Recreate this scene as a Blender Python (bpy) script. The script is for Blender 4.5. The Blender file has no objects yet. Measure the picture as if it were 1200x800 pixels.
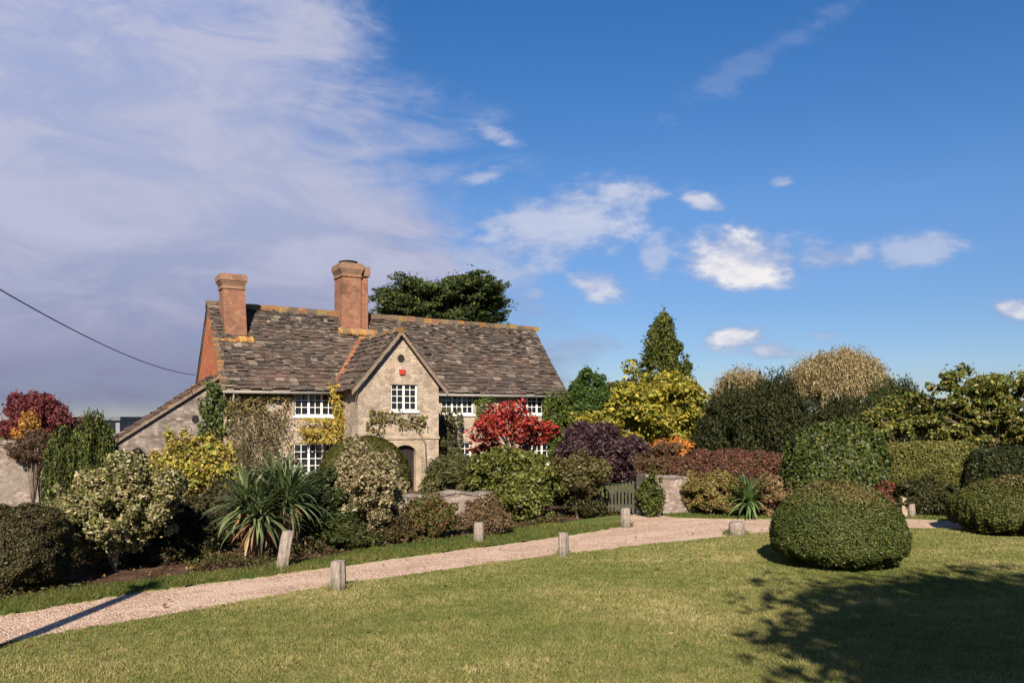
import bpy, bmesh, math, random
import numpy as np
from mathutils import Vector, Matrix

PI = math.pi
R = math.radians
SC = bpy.context.scene
COL = SC.collection
F, HY, CZ = 1000.0, 490.0, 3.0          # focal length in photo pixels, horizon row, eye height

# ------------------------------------------------------------------ camera
cam = bpy.data.cameras.new('camera')
cam.sensor_width = 36.0
cam.lens = 30.0
cam.shift_y = (HY - 400.0) / 1200.0
cam.clip_start = 0.1
cam.clip_end = 4000.0
cam_o = bpy.data.objects.new('camera', cam)
cam_o.location = (0, 0, CZ)
cam_o.rotation_euler = (R(90), 0, 0)
COL.objects.link(cam_o)
SC.camera = cam_o

# ------------------------------------------------------------------ light
SUN_EL = R(33)
SUN_H = Vector((0.065, 1.0)).normalized()           # horizontal travel of the light
ldir = Vector((SUN_H.x * math.cos(SUN_EL), SUN_H.y * math.cos(SUN_EL), -math.sin(SUN_EL)))
sun = bpy.data.lights.new('sun', 'SUN')
sun.energy = 5.0
sun.angle = R(0.53)
sun.color = (1.0, 0.91, 0.77)
sun_o = bpy.data.objects.new('sun', sun)
sun_o.rotation_euler = ldir.to_track_quat('-Z', 'Y').to_euler()
sun_o.location = (-2, -20, 30)
COL.objects.link(sun_o)

SC.view_settings.view_transform = 'Standard'
SC.view_settings.look = 'None'
SC.view_settings.exposure = 1.0
SC.view_settings.gamma = 1.0
SC.view_settings.use_curve_mapping = False
try:
    SC.cycles.max_bounces = 6
    SC.cycles.diffuse_bounces = 3
    SC.cycles.glossy_bounces = 3
    SC.cycles.transmission_bounces = 3
    SC.cycles.transparent_max_bounces = 6
    SC.cycles.use_denoising = True
    SC.cycles.sample_clamp_indirect = 6.0
except Exception:
    pass

# ------------------------------------------------------------------ node helper
class NT:
    def __init__(s, tree):
        s.t = tree
        s.n = tree.nodes
        s.l = tree.links
    def new(s, typ, **kw):
        n = s.n.new(typ)
        for k, v in kw.items():
            setattr(n, k, v)
        return n
    def put(s, sock, v):
        if isinstance(v, bpy.types.NodeSocket):
            s.l.new(v, sock)
        elif v is not None:
            if sock.type == 'RGBA' and len(v) == 3:
                v = (*v, 1.0)
            sock.default_value = v
    def m(s, op, a, b=None, c=None, clamp=False):
        n = s.new('ShaderNodeMath', operation=op, use_clamp=clamp)
        s.put(n.inputs[0], a)
        if b is not None: s.put(n.inputs[1], b)
        if c is not None: s.put(n.inputs[2], c)
        return n.outputs[0]
    def ss(s, x, a, b):
        n = s.new('ShaderNodeMapRange', interpolation_type='SMOOTHSTEP')
        s.put(n.inputs['Value'], x)
        n.inputs['From Min'].default_value = a
        n.inputs['From Max'].default_value = b
        return n.outputs['Result']
    def noise(s, vec, scale, detail=4.0, rough=0.5, dist=0.0, color=False):
        n = s.new('ShaderNodeTexNoise')
        if vec is not None: s.put(n.inputs['Vector'], vec)
        n.inputs['Scale'].default_value = scale
        n.inputs['Detail'].default_value = detail
        n.inputs['Roughness'].default_value = rough
        n.inputs['Distortion'].default_value = dist
        return n.outputs['Color' if color else 'Fac']
    def vor(s, vec, scale, feature='F1', dim='3D', out='Color', rnd=1.0):
        n = s.new('ShaderNodeTexVoronoi', feature=feature, voronoi_dimensions=dim)
        if vec is not None: s.put(n.inputs['Vector'], vec)
        n.inputs['Scale'].default_value = scale
        n.inputs['Randomness'].default_value = rnd
        return n.outputs[out]
    def ramp(s, fac, stops, interp='LINEAR'):
        n = s.new('ShaderNodeValToRGB')
        s.put(n.inputs[0], fac)
        r = n.color_ramp
        r.interpolation = interp
        while len(r.elements) < len(stops):
            r.elements.new(0.5)
        for e, (p, c) in zip(r.elements, stops):
            e.position = p
            e.color = (*c, 1.0)
        return n.outputs[0]
    def mix(s, fac, a, b, blend='MIX'):
        n = s.new('ShaderNodeMix', data_type='RGBA', blend_type=blend)
        s.put(n.inputs[0], fac)
        s.put(n.inputs[6], a)
        s.put(n.inputs[7], b)
        return n.outputs[2]
    def comb(s, x, y, z):
        n = s.new('ShaderNodeCombineXYZ')
        for i, v in enumerate((x, y, z)): s.put(n.inputs[i], v)
        return n.outputs[0]
    def sep(s, v):
        n = s.new('ShaderNodeSeparateXYZ')
        s.put(n.inputs[0], v)
        return n.outputs
    def bump(s, h, strength=0.5, dist=0.02):
        n = s.new('ShaderNodeBump')
        n.inputs['Strength'].default_value = strength
        n.inputs['Distance'].default_value = dist
        s.put(n.inputs['Height'], h)
        return n.outputs[0]

# ------------------------------------------------------------------ sky
world = bpy.data.worlds.new('World')
SC.world = world
world.use_nodes = True
T = NT(world.node_tree)
T.n.clear()
sky = T.new('ShaderNodeTexSky', sky_type='NISHITA')
sky.sun_disc = False
sky.sun_elevation = SUN_EL
to_sun = -ldir
sky.sun_rotation = math.atan2(to_sun.x, to_sun.y)
sky.altitude = 0.0
sky.air_density = 1.0
sky.dust_density = 0.0
sky.ozone_density = 3.0
hs = T.new('ShaderNodeHueSaturation')
hs.inputs['Saturation'].default_value = 1.30
T.l.new(sky.outputs[0], hs.inputs['Color'])
bg_sky = T.new('ShaderNodeBackground')
bg_sky.inputs['Strength'].default_value = 0.055
tc = T.new('ShaderNodeTexCoord')
dx, dy, dz = T.sep(tc.outputs['Generated'])
air = T.ramp(dz, [(0.0, (0.44, 0.50, 0.74)), (0.06, (0.54, 0.58, 0.78)), (0.12, (0.66, 0.65, 0.80)), (0.24, (1.08, 0.88, 0.96)), (0.45, (0.98, 0.93, 1.06))])
T.l.new(T.mix(1.0, hs.outputs[0], air, 'MULTIPLY'), bg_sky.inputs['Color'])
yy = T.m('MAXIMUM', T.m('ABSOLUTE', dy), 0.06)
P_ = T.m('DIVIDE', dx, yy)                 # flat cloud layer coordinates, taken from the direction in the sky
Q_ = T.m('DIVIDE', dz, yy)
pq = T.comb(P_, Q_, 0.0)
pqs = T.comb(T.m('MULTIPLY', P_, 1.0), T.m('MULTIPLY', Q_, 2.0), 0.3)
w1 = T.noise(pq, 5.0, 6, 0.55)
w2 = T.noise(pqs, 14.0, 8, 0.62)
w3 = T.noise(T.comb(T.m('ADD', P_, T.m('MULTIPLY', Q_, 0.6)), T.m('MULTIPLY', Q_, 2.4), 2.0), 6.0, 8, 0.62, 0.6)
def c0(x): return T.m('SUBTRACT', x, 0.5)
# big bank on one side
d = T.m('SUBTRACT', T.m('SUBTRACT', 0.10, T.m('MULTIPLY', Q_, 0.66)), P_)
d = T.m('ADD', d, T.m('MULTIPLY', c0(w1), 0.26))
d = T.m('ADD', d, T.m('MULTIPLY', c0(w3), 0.34))
d = T.m('ADD', d, T.m('MULTIPLY', c0(w2), 0.16))
bank = T.ss(d, -0.09, 0.12)
bank = T.m('MULTIPLY', bank, T.m('ADD', 0.86, T.m('MULTIPLY', T.ss(w3, 0.36, 0.6), 0.14)))
bank = T.m('MULTIPLY', bank, T.m('ADD', 0.45, T.m('MULTIPLY', T.ss(dy, -0.1, 0.15), 0.55)))  # bank carried on unseen behind the camera, added for neutral fill light
mask = bank
# (u, y, half width, half height, tilt degrees, opacity, wispiness)
CL = [(650, 268, 140, 58, 18, 0.66, 0.7), (570, 305, 110, 44, 20, 0.62, 0.8), (640, 310, 80, 24, 22, 0.4, 0.9), (868, 303, 92, 44, -2, 1.0, 0.45), (975, 302, 84, 30, 4, 0.6, 0.8), (1072, 292, 76, 26, 10, 0.5, 0.9),
      (862, 397, 46, 17, 4, 0.95, 0.5), (905, 412, 44, 14, -4, 0.8, 0.5), (1188, 363, 36, 17, 3, 0.9, 0.5), (826, 238, 30, 13, -8, 0.75, 0.8),
      (915, 215, 22, 10, 20, 0.6, 0.9), (580, 158, 34, 13, -12, 0.6, 0.9), (560, 212, 36, 14, 15, 0.5, 1.0), (700, 330, 52, 25, -5, 0.75, 0.9),
      (768, 305, 22, 32, -8, 0.5, 1.0), (900, 62, 150, 22, 30, 0.16, 1.1), (628, 343, 22, 11, 5, 0.5, 0.9), (965, 393, 22, 7, 0, 0.35, 0.9)]
cum = None
for (u, y, a, b, tilt, op, wi) in CL:
    px, qy = (u - 600) / F, (HY - y) / F
    ex = T.m('SUBTRACT', P_, px)
    ey = T.m('SUBTRACT', Q_, qy)
    c, s = math.cos(R(tilt)), math.sin(R(tilt))
    e1 = T.m('DIVIDE', T.m('ADD', T.m('MULTIPLY', ex, c), T.m('MULTIPLY', ey, s)), a / F)
    e2 = T.m('DIVIDE', T.m('SUBTRACT', T.m('MULTIPLY', ey, c), T.m('MULTIPLY', ex, s)), b / F)
    rr = T.m('SQRT', T.m('ADD', T.m('MULTIPLY', e1, e1), T.m('MULTIPLY', e2, e2)))
    nz = T.m('ADD', T.m('MULTIPLY', c0(w2), 2.2 * wi + 0.6), T.m('MULTIPLY', c0(w3), 1.2 * wi))
    v = T.m('ADD', T.m('SUBTRACT', 1.0, rr), nz)
    mk = T.m('MULTIPLY', T.ss(v, 0.0, 0.45 + 0.35 * wi), op)
    cum = mk if cum is None else T.m('MAXIMUM', cum, mk)
front = T.ss(dy, 0.02, 0.12)
cum = T.m('MULTIPLY', cum, front)
mask = T.m('MAXIMUM', mask, cum)
up = T.ss(Q_, -0.02, 0.03)
mask = T.m('MULTIPLY', mask, up, clamp=True)
grad = T.ramp(Q_, [(0.0, (0.15, 0.16, 0.25)), (0.09, (0.20, 0.21, 0.325)), (0.26, (0.315, 0.335, 0.465)), (0.5, (0.27, 0.315, 0.50))])
ccol = T.mix(T.ss(w3, 0.35, 0.7), grad, T.mix(T.ss(Q_, 0.02, 0.22), grad, (0.355, 0.37, 0.485)))
ccol = T.mix(T.m('MULTIPLY', cum, T.m('SUBTRACT', 1.0, bank)), ccol, T.mix(T.ss(w2, 0.35, 0.62), (0.33, 0.375, 0.51), (0.64, 0.62, 0.63)))
bg_c = T.new('ShaderNodeBackground')
T.l.new(ccol, bg_c.inputs['Color'])
bg_c.inputs['Strength'].default_value = 0.70
mx = T.new('ShaderNodeMixShader')
T.l.new(mask, mx.inputs[0])
T.l.new(bg_sky.outputs[0], mx.inputs[1])
T.l.new(bg_c.outputs[0], mx.inputs[2])
wo = T.new('ShaderNodeOutputWorld')
T.l.new(mx.outputs[0], wo.inputs[0])

# ------------------------------------------------------------------ materials
def mat(name):
    m = bpy.data.materials.new(name)
    m.use_nodes = True
    t = NT(m.node_tree)
    t.n.clear()
    out = t.new('ShaderNodeOutputMaterial')
    bs = t.new('ShaderNodeBsdfPrincipled')
    t.l.new(bs.outputs[0], out.inputs[0])
    bs.inputs['Specular IOR Level'].default_value = 0.3
    bs.inputs['Roughness'].default_value = 0.8
    return m, t, bs, out

def objco(t):
    return t.new('ShaderNodeTexCoord').outputs['Object']

def wallco(t, sx=1.0, sz=1.0):
    x, y, z = t.sep(objco(t))
    return t.comb(t.m('MULTIPLY', t.m('ADD', x, y), sx), t.m('MULTIPLY', z, sz), 0.0)

def leaf_mat(name, rough=0.55, trans=0.28, spec=0.3):
    m, t, bs, out = mat(name)
    a = t.new('ShaderNodeAttribute', attribute_name='Col')
    t.l.new(a.outputs['Color'], bs.inputs['Base Color'])
    bs.inputs['Roughness'].default_value = rough
    bs.inputs['Specular IOR Level'].default_value = spec
    tr = t.new('ShaderNodeBsdfTranslucent')
    t.l.new(t.mix(1.0, a.outputs['Color'], (1.0, 1.0, 0.55), 'MULTIPLY'), tr.inputs['Color'])
    mx = t.new('ShaderNodeMixShader')
    mx.inputs[0].default_value = trans
    t.l.new(bs.outputs[0], mx.inputs[1])
    t.l.new(tr.outputs[0], mx.inputs[2])
    t.l.new(mx.outputs[0], out.inputs[0])
    return m
M_LEAF = leaf_mat('leaf')
M_GLOSS = leaf_mat('glossy_leaf', 0.50, 0.2, 0.35)
M_NEEDLE = leaf_mat('needle', 0.7, 0.12, 0.2)
M_BLADE = leaf_mat('grass_blade', 0.6, 0.3, 0.2)

def plain(name, col, rough=0.8, var=0.25, scale=6.0, bump=0.3, spec=0.3, metal=0.0):
    m, t, bs, out = mat(name)
    co = objco(t)
    n = t.noise(co, scale, 6, 0.65)
    dark = tuple(c * (1 - var) for c in col)
    lite = tuple(min(1, c * (1 + var)) for c in col)
    t.l.new(t.ramp(n, [(0.3, dark), (0.7, lite)]), bs.inputs['Base Color'])
    bs.inputs['Roughness'].default_value = rough
    bs.inputs['Specular IOR Level'].default_value = spec
    bs.inputs['Metallic'].default_value = metal
    if bump:
        t.l.new(t.bump(t.noise(co, scale * 4, 5, 0.6), bump, 0.01), bs.inputs['Normal'])
    return m

def stone_mat(name, cols, mortar, sx=3.0, sz=6.0, stain=(0.16, 0.14, 0.11), stain_amt=0.45):
    m, t, bs, out = mat(name)
    w = wallco(t)
    warp = t.noise(w, 2.0, 3, 0.5, color=True)
    vm = t.new('ShaderNodeVectorMath', operation='MULTIPLY_ADD')
    t.l.new(warp, vm.inputs[0]); vm.inputs[1].default_value = (0.10, 0.05, 0); t.l.new(w, vm.inputs[2])
    vs = t.new('ShaderNodeVectorMath', operation='MULTIPLY')
    t.l.new(vm.outputs[0], vs.inputs[0]); vs.inputs[1].default_value = (sx, sz, 1)
    cell = t.vor(vs.outputs[0], 1.0, 'F1', '2D', 'Color', 0.8)
    edge = t.vor(vs.outputs[0], 1.0, 'DISTANCE_TO_EDGE', '2D', 'Distance', 0.8)
    r = t.sep(cell)[0]
    k = len(cols) - 1
    c = t.ramp(r, [(0.1 + 0.8 * i / k, cc) for i, cc in enumerate(cols)])
    fine = t.noise(objco(t), 14.0, 6, 0.7)
    c = t.mix(t.m('MULTIPLY', t.ss(fine, 0.4, 0.75), 0.45), c, tuple(x * 0.55 for x in cols[0]))
    em = t.ss(edge, 0.0, 0.16)
    c = t.mix(t.m('ADD', 0.55, t.m('MULTIPLY', em, 0.45)), mortar, c)
    c = t.mix(t.m('MULTIPLY', t.ss(t.noise(objco(t), 3.2, 6, 0.7), 0.47, 0.62), 0.55), c, tuple(x * 0.62 for x in cols[0]))
    c = t.mix(t.m('MULTIPLY', t.ss(t.noise(objco(t), 5.5, 5, 0.7), 0.56, 0.68), 0.5), c, tuple(min(1, x * 1.25) for x in cols[-1]))
    st = t.m('MULTIPLY', t.ss(t.noise(objco(t), 0.7, 6, 0.65), 0.46, 0.66), stain_amt)
    c = t.mix(st, c, stain)
    t.l.new(c, bs.inputs['Base Color'])
    bs.inputs['Roughness'].default_value = 0.9
    h = t.m('ADD', t.m('MULTIPLY', em, 1.0), t.m('MULTIPLY', fine, 0.6))
    t.l.new(t.bump(h, 0.4, 0.03), bs.inputs['Normal'])
    return m
M_STONE = stone_mat('house_stone', [(0.28, 0.205, 0.15), (0.40, 0.30, 0.215), (0.33, 0.265, 0.21), (0.42, 0.335, 0.25)], (0.33, 0.26, 0.195), 3.2, 6.8, (0.13, 0.115, 0.09), 0.6)
M_RUBBLE = stone_mat('rubble_stone', [(0.13, 0.10, 0.085), (0.22, 0.175, 0.145), (0.32, 0.265, 0.225), (0.18, 0.145, 0.12)], (0.14, 0.11, 0.09), 4.5, 10.5)
M_DRESSED = plain('dressed_stone', (0.31, 0.24, 0.165), 0.9, 0.35, 3.0)

def brick_mat(name, c1, c2, mortar, w=0.225, h=0.075, lichen=None, la=0.5):
    m, t, bs, out = mat(name)
    b = t.new('ShaderNodeTexBrick')
    t.l.new(wallco(t), b.inputs['Vector'])
    b.inputs['Scale'].default_value = 1.0
    b.inputs['Color1'].default_value = (*c1, 1); b.inputs['Color2'].default_value = (*c2, 1)
    b.inputs['Mortar'].default_value = (*mortar, 1)
    b.inputs['Mortar Size'].default_value = 0.013
    b.inputs['Brick Width'].default_value = w; b.inputs['Row Height'].default_value = h
    c = b.outputs['Color']
    n = t.noise(objco(t), 5.0, 6, 0.7)
    c = t.mix(t.m('MULTIPLY', t.ss(n, 0.45, 0.75), 0.6), c, tuple(x * 0.45 for x in c1))
    c = t.mix(t.m('MULTIPLY', t.ss(t.noise(objco(t), 1.3, 6, 0.7), 0.5, 0.68), 0.6), c, tuple(x * 0.3 + 0.015 for x in c2))
    if lichen:
        c = t.mix(t.m('MULTIPLY', t.ss(t.noise(objco(t), 3.0, 6, 0.7), 0.5, 0.66), la), c, lichen)
    t.l.new(c, bs.inputs['Base Color'])
    t.l.new(t.bump(t.m('ADD', b.outputs['Fac'], t.m('MULTIPLY', n, -0.6)), -0.6, 0.015), bs.inputs['Normal'])
    bs.inputs['Roughness'].default_value = 0.9
    return m
M_BRICK = brick_mat('chimney_brick', (0.27, 0.082, 0.038), (0.15, 0.055, 0.033), (0.22, 0.145, 0.10), lichen=(0.36, 0.24, 0.11), la=0.3)
M_BRICKTOP = brick_mat('weathered_brick', (0.24, 0.085, 0.045), (0.16, 0.07, 0.045), (0.26, 0.19, 0.13), lichen=(0.24, 0.16, 0.07), la=0.55)
M_HUNG = brick_mat('hung_tile', (0.44, 0.12, 0.045), (0.34, 0.095, 0.04), (0.15, 0.05, 0.03), 0.17, 0.11, lichen=(0.50, 0.24, 0.10), la=0.4)

def attr_mat(name, rough=0.9, fine=14.0, amt=0.6, lichen=None, thr=(0.58, 0.68), fleck=0.0):
    m, t, bs, out = mat(name)
    a = t.new('ShaderNodeAttribute', attribute_name='Col')
    n = t.noise(objco(t), fine, 6, 0.7)
    c = t.mix(t.m('MULTIPLY', t.ss(n, 0.42, 0.7), amt), a.outputs['Color'], (0.035, 0.030, 0.026))
    if lichen:
        l = t.ss(t.noise(objco(t), 1.6, 8, 0.72), *thr)
        c = t.mix(l, c, lichen)
    if fleck:
        x_, y_, z_ = t.sep(objco(t))
        fn = t.noise(t.comb(t.m('MULTIPLY', x_, 3.0), t.m('MULTIPLY', y_, 3.0), t.m('MULTIPLY', z_, 11.0)), 1.0, 5, 0.7)
        c = t.mix(t.m('MULTIPLY', t.ss(fn, 0.56, 0.68), fleck), c, (0.36, 0.285, 0.225))
        c = t.mix(t.m('MULTIPLY', t.ss(t.noise(objco(t), 0.55, 5, 0.6), 0.5, 0.7), 0.35), c, (0.16, 0.085, 0.065))
    t.l.new(c, bs.inputs['Base Color'])
    t.l.new(t.bump(n, 0.6, 0.02), bs.inputs['Normal'])
    bs.inputs['Roughness'].default_value = rough
    return m
M_SLATE = attr_mat('roof_slate', fleck=0.5)
M_RIDGE = attr_mat('ridge_tile', lichen=(0.36, 0.17, 0.03), thr=(0.53, 0.66))
M_TILE = attr_mat('clay_tile', lichen=(0.26, 0.15, 0.04), thr=(0.54, 0.66))
M_WHITE = plain('white_paint', (0.66, 0.645, 0.60), 0.5, 0.04, 3.0, 0.05, 0.4)
M_LEAD = plain('gutter_lead', (0.22, 0.20, 0.18), 0.6, 0.2)
M_TIMBER = plain('weathered_timber', (0.17, 0.125, 0.09), 0.85, 0.35, 9.0)
M_DOOR = plain('door_wood', (0.024, 0.016, 0.015), 0.55, 0.3, 7.0)
M_RED = plain('red_plastic', (0.36, 0.035, 0.025), 0.4, 0.05)
M_BARK = plain('bark', (0.13, 0.095, 0.065), 0.95, 0.45, 10.0, 0.8)
M_PALEBARK = plain('pale_bark', (0.30, 0.24, 0.18), 0.95, 0.35, 10.0, 0.6)
M_SOOT = plain('sooty_pot', (0.05, 0.045, 0.04), 0.8, 0.3)
M_DARK = plain('dark_inside', (0.015, 0.013, 0.012), 0.9, 0.1)
M_WIRE = plain('black_wire', (0.02, 0.02, 0.022), 0.5, 0.1)
M_SHED = plain('grey_cladding', (0.17, 0.17, 0.20), 0.7, 0.2)
M_FLATROOF = plain('flat_roof', (0.10, 0.11, 0.14), 0.6, 0.2)
M_GATE = plain('gate_wood', (0.05, 0.047, 0.028), 0.85, 0.3, 9.0)
M_DKPOST = plain('dark_wood', (0.035, 0.033, 0.03), 0.8, 0.3, 9.0)

mg, t, bs, out = mat('window_glass')
bs.inputs['Base Color'].default_value = (0.012, 0.013, 0.016, 1)
bs.inputs['Roughness'].default_value = 0.06
bs.inputs['Specular IOR Level'].default_value = 0.6
t.l.new(t.bump(t.noise(objco(t), 3.5, 2, 0.5), 0.5, 0.08), bs.inputs['Normal'])
M_GLASS = mg

# cut log post: grain up the post
mp, t, bs, out = mat('post_wood')
x, y, z = t.sep(objco(t))
gr = t.noise(t.comb(t.m('MULTIPLY', x, 38.0), t.m('MULTIPLY', y, 38.0), t.m('MULTIPLY', z, 3.0)), 1.0, 6, 0.65)
c = t.ramp(gr, [(0.25, (0.08, 0.06, 0.048)), (0.5, (0.25, 0.20, 0.165)), (0.8, (0.39, 0.325, 0.27))])
sz_ = t.m('ADD', z, t.m('MULTIPLY', t.m('SUBTRACT', t.noise(objco(t), 6.0, 4, 0.6), 0.5), 0.5))
c = t.mix(t.m('MULTIPLY', t.m('SUBTRACT', 1.0, t.ss(sz_, 0.0, 0.28)), 0.7), c, (0.075, 0.07, 0.04))
c = t.mix(t.m('MULTIPLY', t.ss(t.noise(objco(t), 9.0, 5, 0.7), 0.5, 0.66), 0.5), c, (0.10, 0.085, 0.06))
t.l.new(c, bs.inputs['Base Color'])
t.l.new(t.bump(gr, 0.9, 0.02), bs.inputs['Normal'])
M_POST = mp

# ground materials
def ground_mat(name, stops, scale, fine, bump, extra=None):
    m, t, bs, out = mat(name)
    co = objco(t)
    a = t.noise(co, scale, 6, 0.62, 0.4)
    b = t.noise(co, fine, 5, 0.7)
    f = t.m('ADD', t.m('MULTIPLY', a, 0.65), t.m('MULTIPLY', b, 0.35))
    c = t.ramp(f, stops)
    t.l.new(c, bs.inputs['Base Color'])
    t.l.new(t.bump(b, bump, 0.03), bs.inputs['Normal'])
    bs.inputs['Roughness'].default_value = 0.95
    bs.inputs['Specular IOR Level'].default_value = 0.1
    return m
M_LAWN = ground_mat('lawn', [(0.35, (0.10, 0.10, 0.030)), (0.48, (0.15, 0.135, 0.045)), (0.62, (0.22, 0.175, 0.075))], 0.55, 26.0, 0.8)
M_VERGE = ground_mat('verge', [(0.35, (0.055, 0.085, 0.018)), (0.5, (0.10, 0.125, 0.03)), (0.66, (0.20, 0.17, 0.065))], 0.9, 26.0, 0.8)
M_SOIL = ground_mat('soil', [(0.35, (0.035, 0.022, 0.014)), (0.52, (0.085, 0.05, 0.032)), (0.66, (0.17, 0.105, 0.07))], 1.2, 30.0, 1.0)
M_FIELD = ground_mat('field', [(0.35, (0.05, 0.075, 0.02)), (0.5, (0.09, 0.105, 0.03)), (0.66, (0.17, 0.15, 0.06))], 0.2, 8.0, 0.8)
mgv, t, bs, out = mat('gravel')
co = objco(t)
cell = t.vor(co, 34.0, 'F1', '3D', 'Color')
dist = t.vor(co, 34.0, 'F1', '3D', 'Distance')
r = t.sep(cell)[0]
c = t.ramp(r, [(0.0, (0.24, 0.145, 0.095)), (0.3, (0.45, 0.29, 0.20)), (0.65, (0.56, 0.375, 0.265)), (0.95, (0.68, 0.51, 0.40))])
big = t.noise(co, 0.9, 5, 0.6)
c = t.mix(t.m('MULTIPLY', t.ss(big, 0.45, 0.7), 0.40), c, (0.34, 0.215, 0.145))
c = t.mix(t.m('MULTIPLY', t.ss(t.noise(co, 7.0, 4, 0.6), 0.52, 0.68), 0.55), c, (0.22, 0.135, 0.09))
xg_, yg_, zg_ = t.sep(co)
trk = t.noise(t.comb(t.m('MULTIPLY', xg_, 0.35), t.m('SUBTRACT', yg_, t.m('MULTIPLY', xg_, 0.5)), 0.0), 1.4, 3, 0.5)
c = t.mix(t.m('MULTIPLY', t.ss(trk, 0.48, 0.62), 0.5), c, (0.60, 0.44, 0.33))
t.l.new(c, bs.inputs['Base Color'])
t.l.new(t.bump(t.m('SUBTRACT', 1.0, dist), 1.0, 0.03), bs.inputs['Normal'])
bs.inputs['Roughness'].default_value = 0.9
M_GRAVEL = mgv

# ------------------------------------------------------------------ object helpers
def link(o):
    COL.objects.link(o)
    return o
def thing(name, label, cat, loc=(0, 0, 0), rz=0.0, group=None):
    o = bpy.data.objects.new(name, None)
    o.empty_display_size = 0.3
    o.location = loc
    o.rotation_euler = (0, 0, rz)
    link(o)
    o['label'] = label; o['category'] = cat
    if group: o['group'] = group
    return o
def np_mesh(name, V, faces_n, idx, m, cols=None, smooth=False):
    """V (n,3); faces all with faces_n corners, idx flat; cols one colour per face"""
    me = bpy.data.meshes.new(name)
    nv = len(V); nf = len(idx) // faces_n
    me.vertices.add(nv)
    me.vertices.foreach_set('co', np.ascontiguousarray(V, dtype=np.float32).ravel())
    me.loops.add(nf * faces_n)
    me.loops.foreach_set('vertex_index', np.ascontiguousarray(idx, dtype=np.int32))
    me.polygons.add(nf)
    me.polygons.foreach_set('loop_start', np.arange(0, nf * faces_n, faces_n, dtype=np.int32))
    me.polygons.foreach_set('loop_total', np.full(nf, faces_n, dtype=np.int32))
    if smooth:
        me.polygons.foreach_set('use_smooth', np.ones(nf, dtype=bool))
    if cols is not None:
        a = me.attributes.new('Col', 'FLOAT_COLOR', 'FACE')
        cc = np.ones((nf, 4), dtype=np.float32); cc[:, :3] = cols
        a.data.foreach_set('color', cc.ravel())
    me.materials.append(m)
    me.update(calc_edges=True)
    return me
def part(name, me, parent=None, label=None):
    o = bpy.data.objects.new(name, me)
    link(o)
    if parent is not None: o.parent = parent
    if label: o['label'] = label
    return o
def setting(name, me):
    o = part(name, me)
    o['kind'] = 'structure'
    return o

class MB:
    """collects simple solids into ONE mesh"""
    def __init__(s): s.v = []; s.f = []; s.c = []
    def poly(s, pts, col=None):
        b = len(s.v); s.v += [tuple(p) for p in pts]; s.f.append(tuple(range(b, b + len(pts)))); s.c.append(col)
    def hexa(s, p, col=None):
        b = len(s.v); s.v += [tuple(q) for q in p]
        for f in ((0, 3, 2, 1), (4, 5, 6, 7), (0, 1, 5, 4), (1, 2, 6, 5), (2, 3, 7, 6), (3, 0, 4, 7)):
            s.f.append(tuple(b + i for i in f)); s.c.append(col)
    def box(s, x0, x1, y0, y1, z0, z1, col=None):
        s.hexa([(x0, y0, z0), (x1, y0, z0), (x1, y1, z0), (x0, y1, z0), (x0, y0, z1), (x1, y0, z1), (x1, y1, z1), (x0, y1, z1)], col)
    def prism(s, prof, y0, y1, col=None):
        """profile in x,z extruded from y0 to y1 (profile counter-clockwise seen from -y)"""
        n = len(prof); b = len(s.v)
        s.v += [(x, y0, z) for x, z in prof] + [(x, y1, z) for x, z in prof]
        s.f.append(tuple(range(b, b + n))); s.c.append(col)
        s.f.append(tuple(range(b + 2 * n - 1, b + n - 1, -1))); s.c.append(col)
        for i in range(n):
            j = (i + 1) % n
            s.f.append((b + j, b + i, b + n + i, b + n + j)); s.c.append(col)
    def tube(s, path, rad, n=8, cap=True, col=None):
        path = [Vector(p) for p in path]; b0 = len(s.v)
        if not hasattr(rad, '__len__'): rad = [rad] * len(path)
        for i, p in enumerate(path):
            d = (path[min(i + 1, len(path) - 1)] - path[max(i - 1, 0)]).normalized()
            a = Vector((1, 0, 0)) if abs(d.x) < 0.8 else Vector((0, 1, 0))
            x = d.cross(a).normalized(); y = d.cross(x)
            for k in range(n):
                an = 2 * PI * k / n
                s.v.append(tuple(p + (x * math.cos(an) + y * math.sin(an)) * rad[i]))
        for i in range(len(path) - 1):
            for k in range(n):
                k2 = (k + 1) % n
                s.f.append((b0 + i * n + k, b0 + (i + 1) * n + k, b0 + (i + 1) * n + k2, b0 + i * n + k2)); s.c.append(col)
        if cap:
            s.f.append(tuple(b0 + k for k in range(n))); s.c.append(col)
            e = b0 + (len(path) - 1) * n
            s.f.append(tuple(e + k for k in reversed(range(n)))); s.c.append(col)
    def mesh(s, name, m, smooth=False, bevel=0):
        me = bpy.data.meshes.new(name)
        me.from_pydata(s.v, [], s.f)
        if any(c is not None for c in s.c):
            a = me.attributes.new('Col', 'FLOAT_COLOR', 'FACE')
            a.data.foreach_set('color', np.array([(*(c or (0.2, 0.2, 0.2)), 1.0) for c in s.c], dtype=np.float32).ravel())
        else:
            bm = bmesh.new(); bm.from_mesh(me)
            bmesh.ops.recalc_face_normals(bm, faces=bm.faces)
            if bevel:
                bmesh.ops.bevel(bm, geom=[e for e in bm.edges], offset=bevel, segments=2, affect='EDGES', profile=0.6)
            bm.to_mesh(me); bm.free()
        me.materials.append(m)
        if smooth:
            me.polygons.foreach_set('use_smooth', np.ones(len(me.polygons), dtype=bool))
        me.update()
        return me
    def build(s, name, m, parent=None, smooth=False, label=None, bevel=0):
        return part(name, s.mesh(name, m, smooth, bevel), parent, label)

def G(u, y, z=0.0):
    Z = (CZ - z) * F / (y - HY)
    return Vector(((u - 600) / F * Z, Z, z))
def PX(u, Z): return (u - 600) / F * Z
def ZZ(y, Z): return CZ + (HY - y) / F * Z

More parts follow.
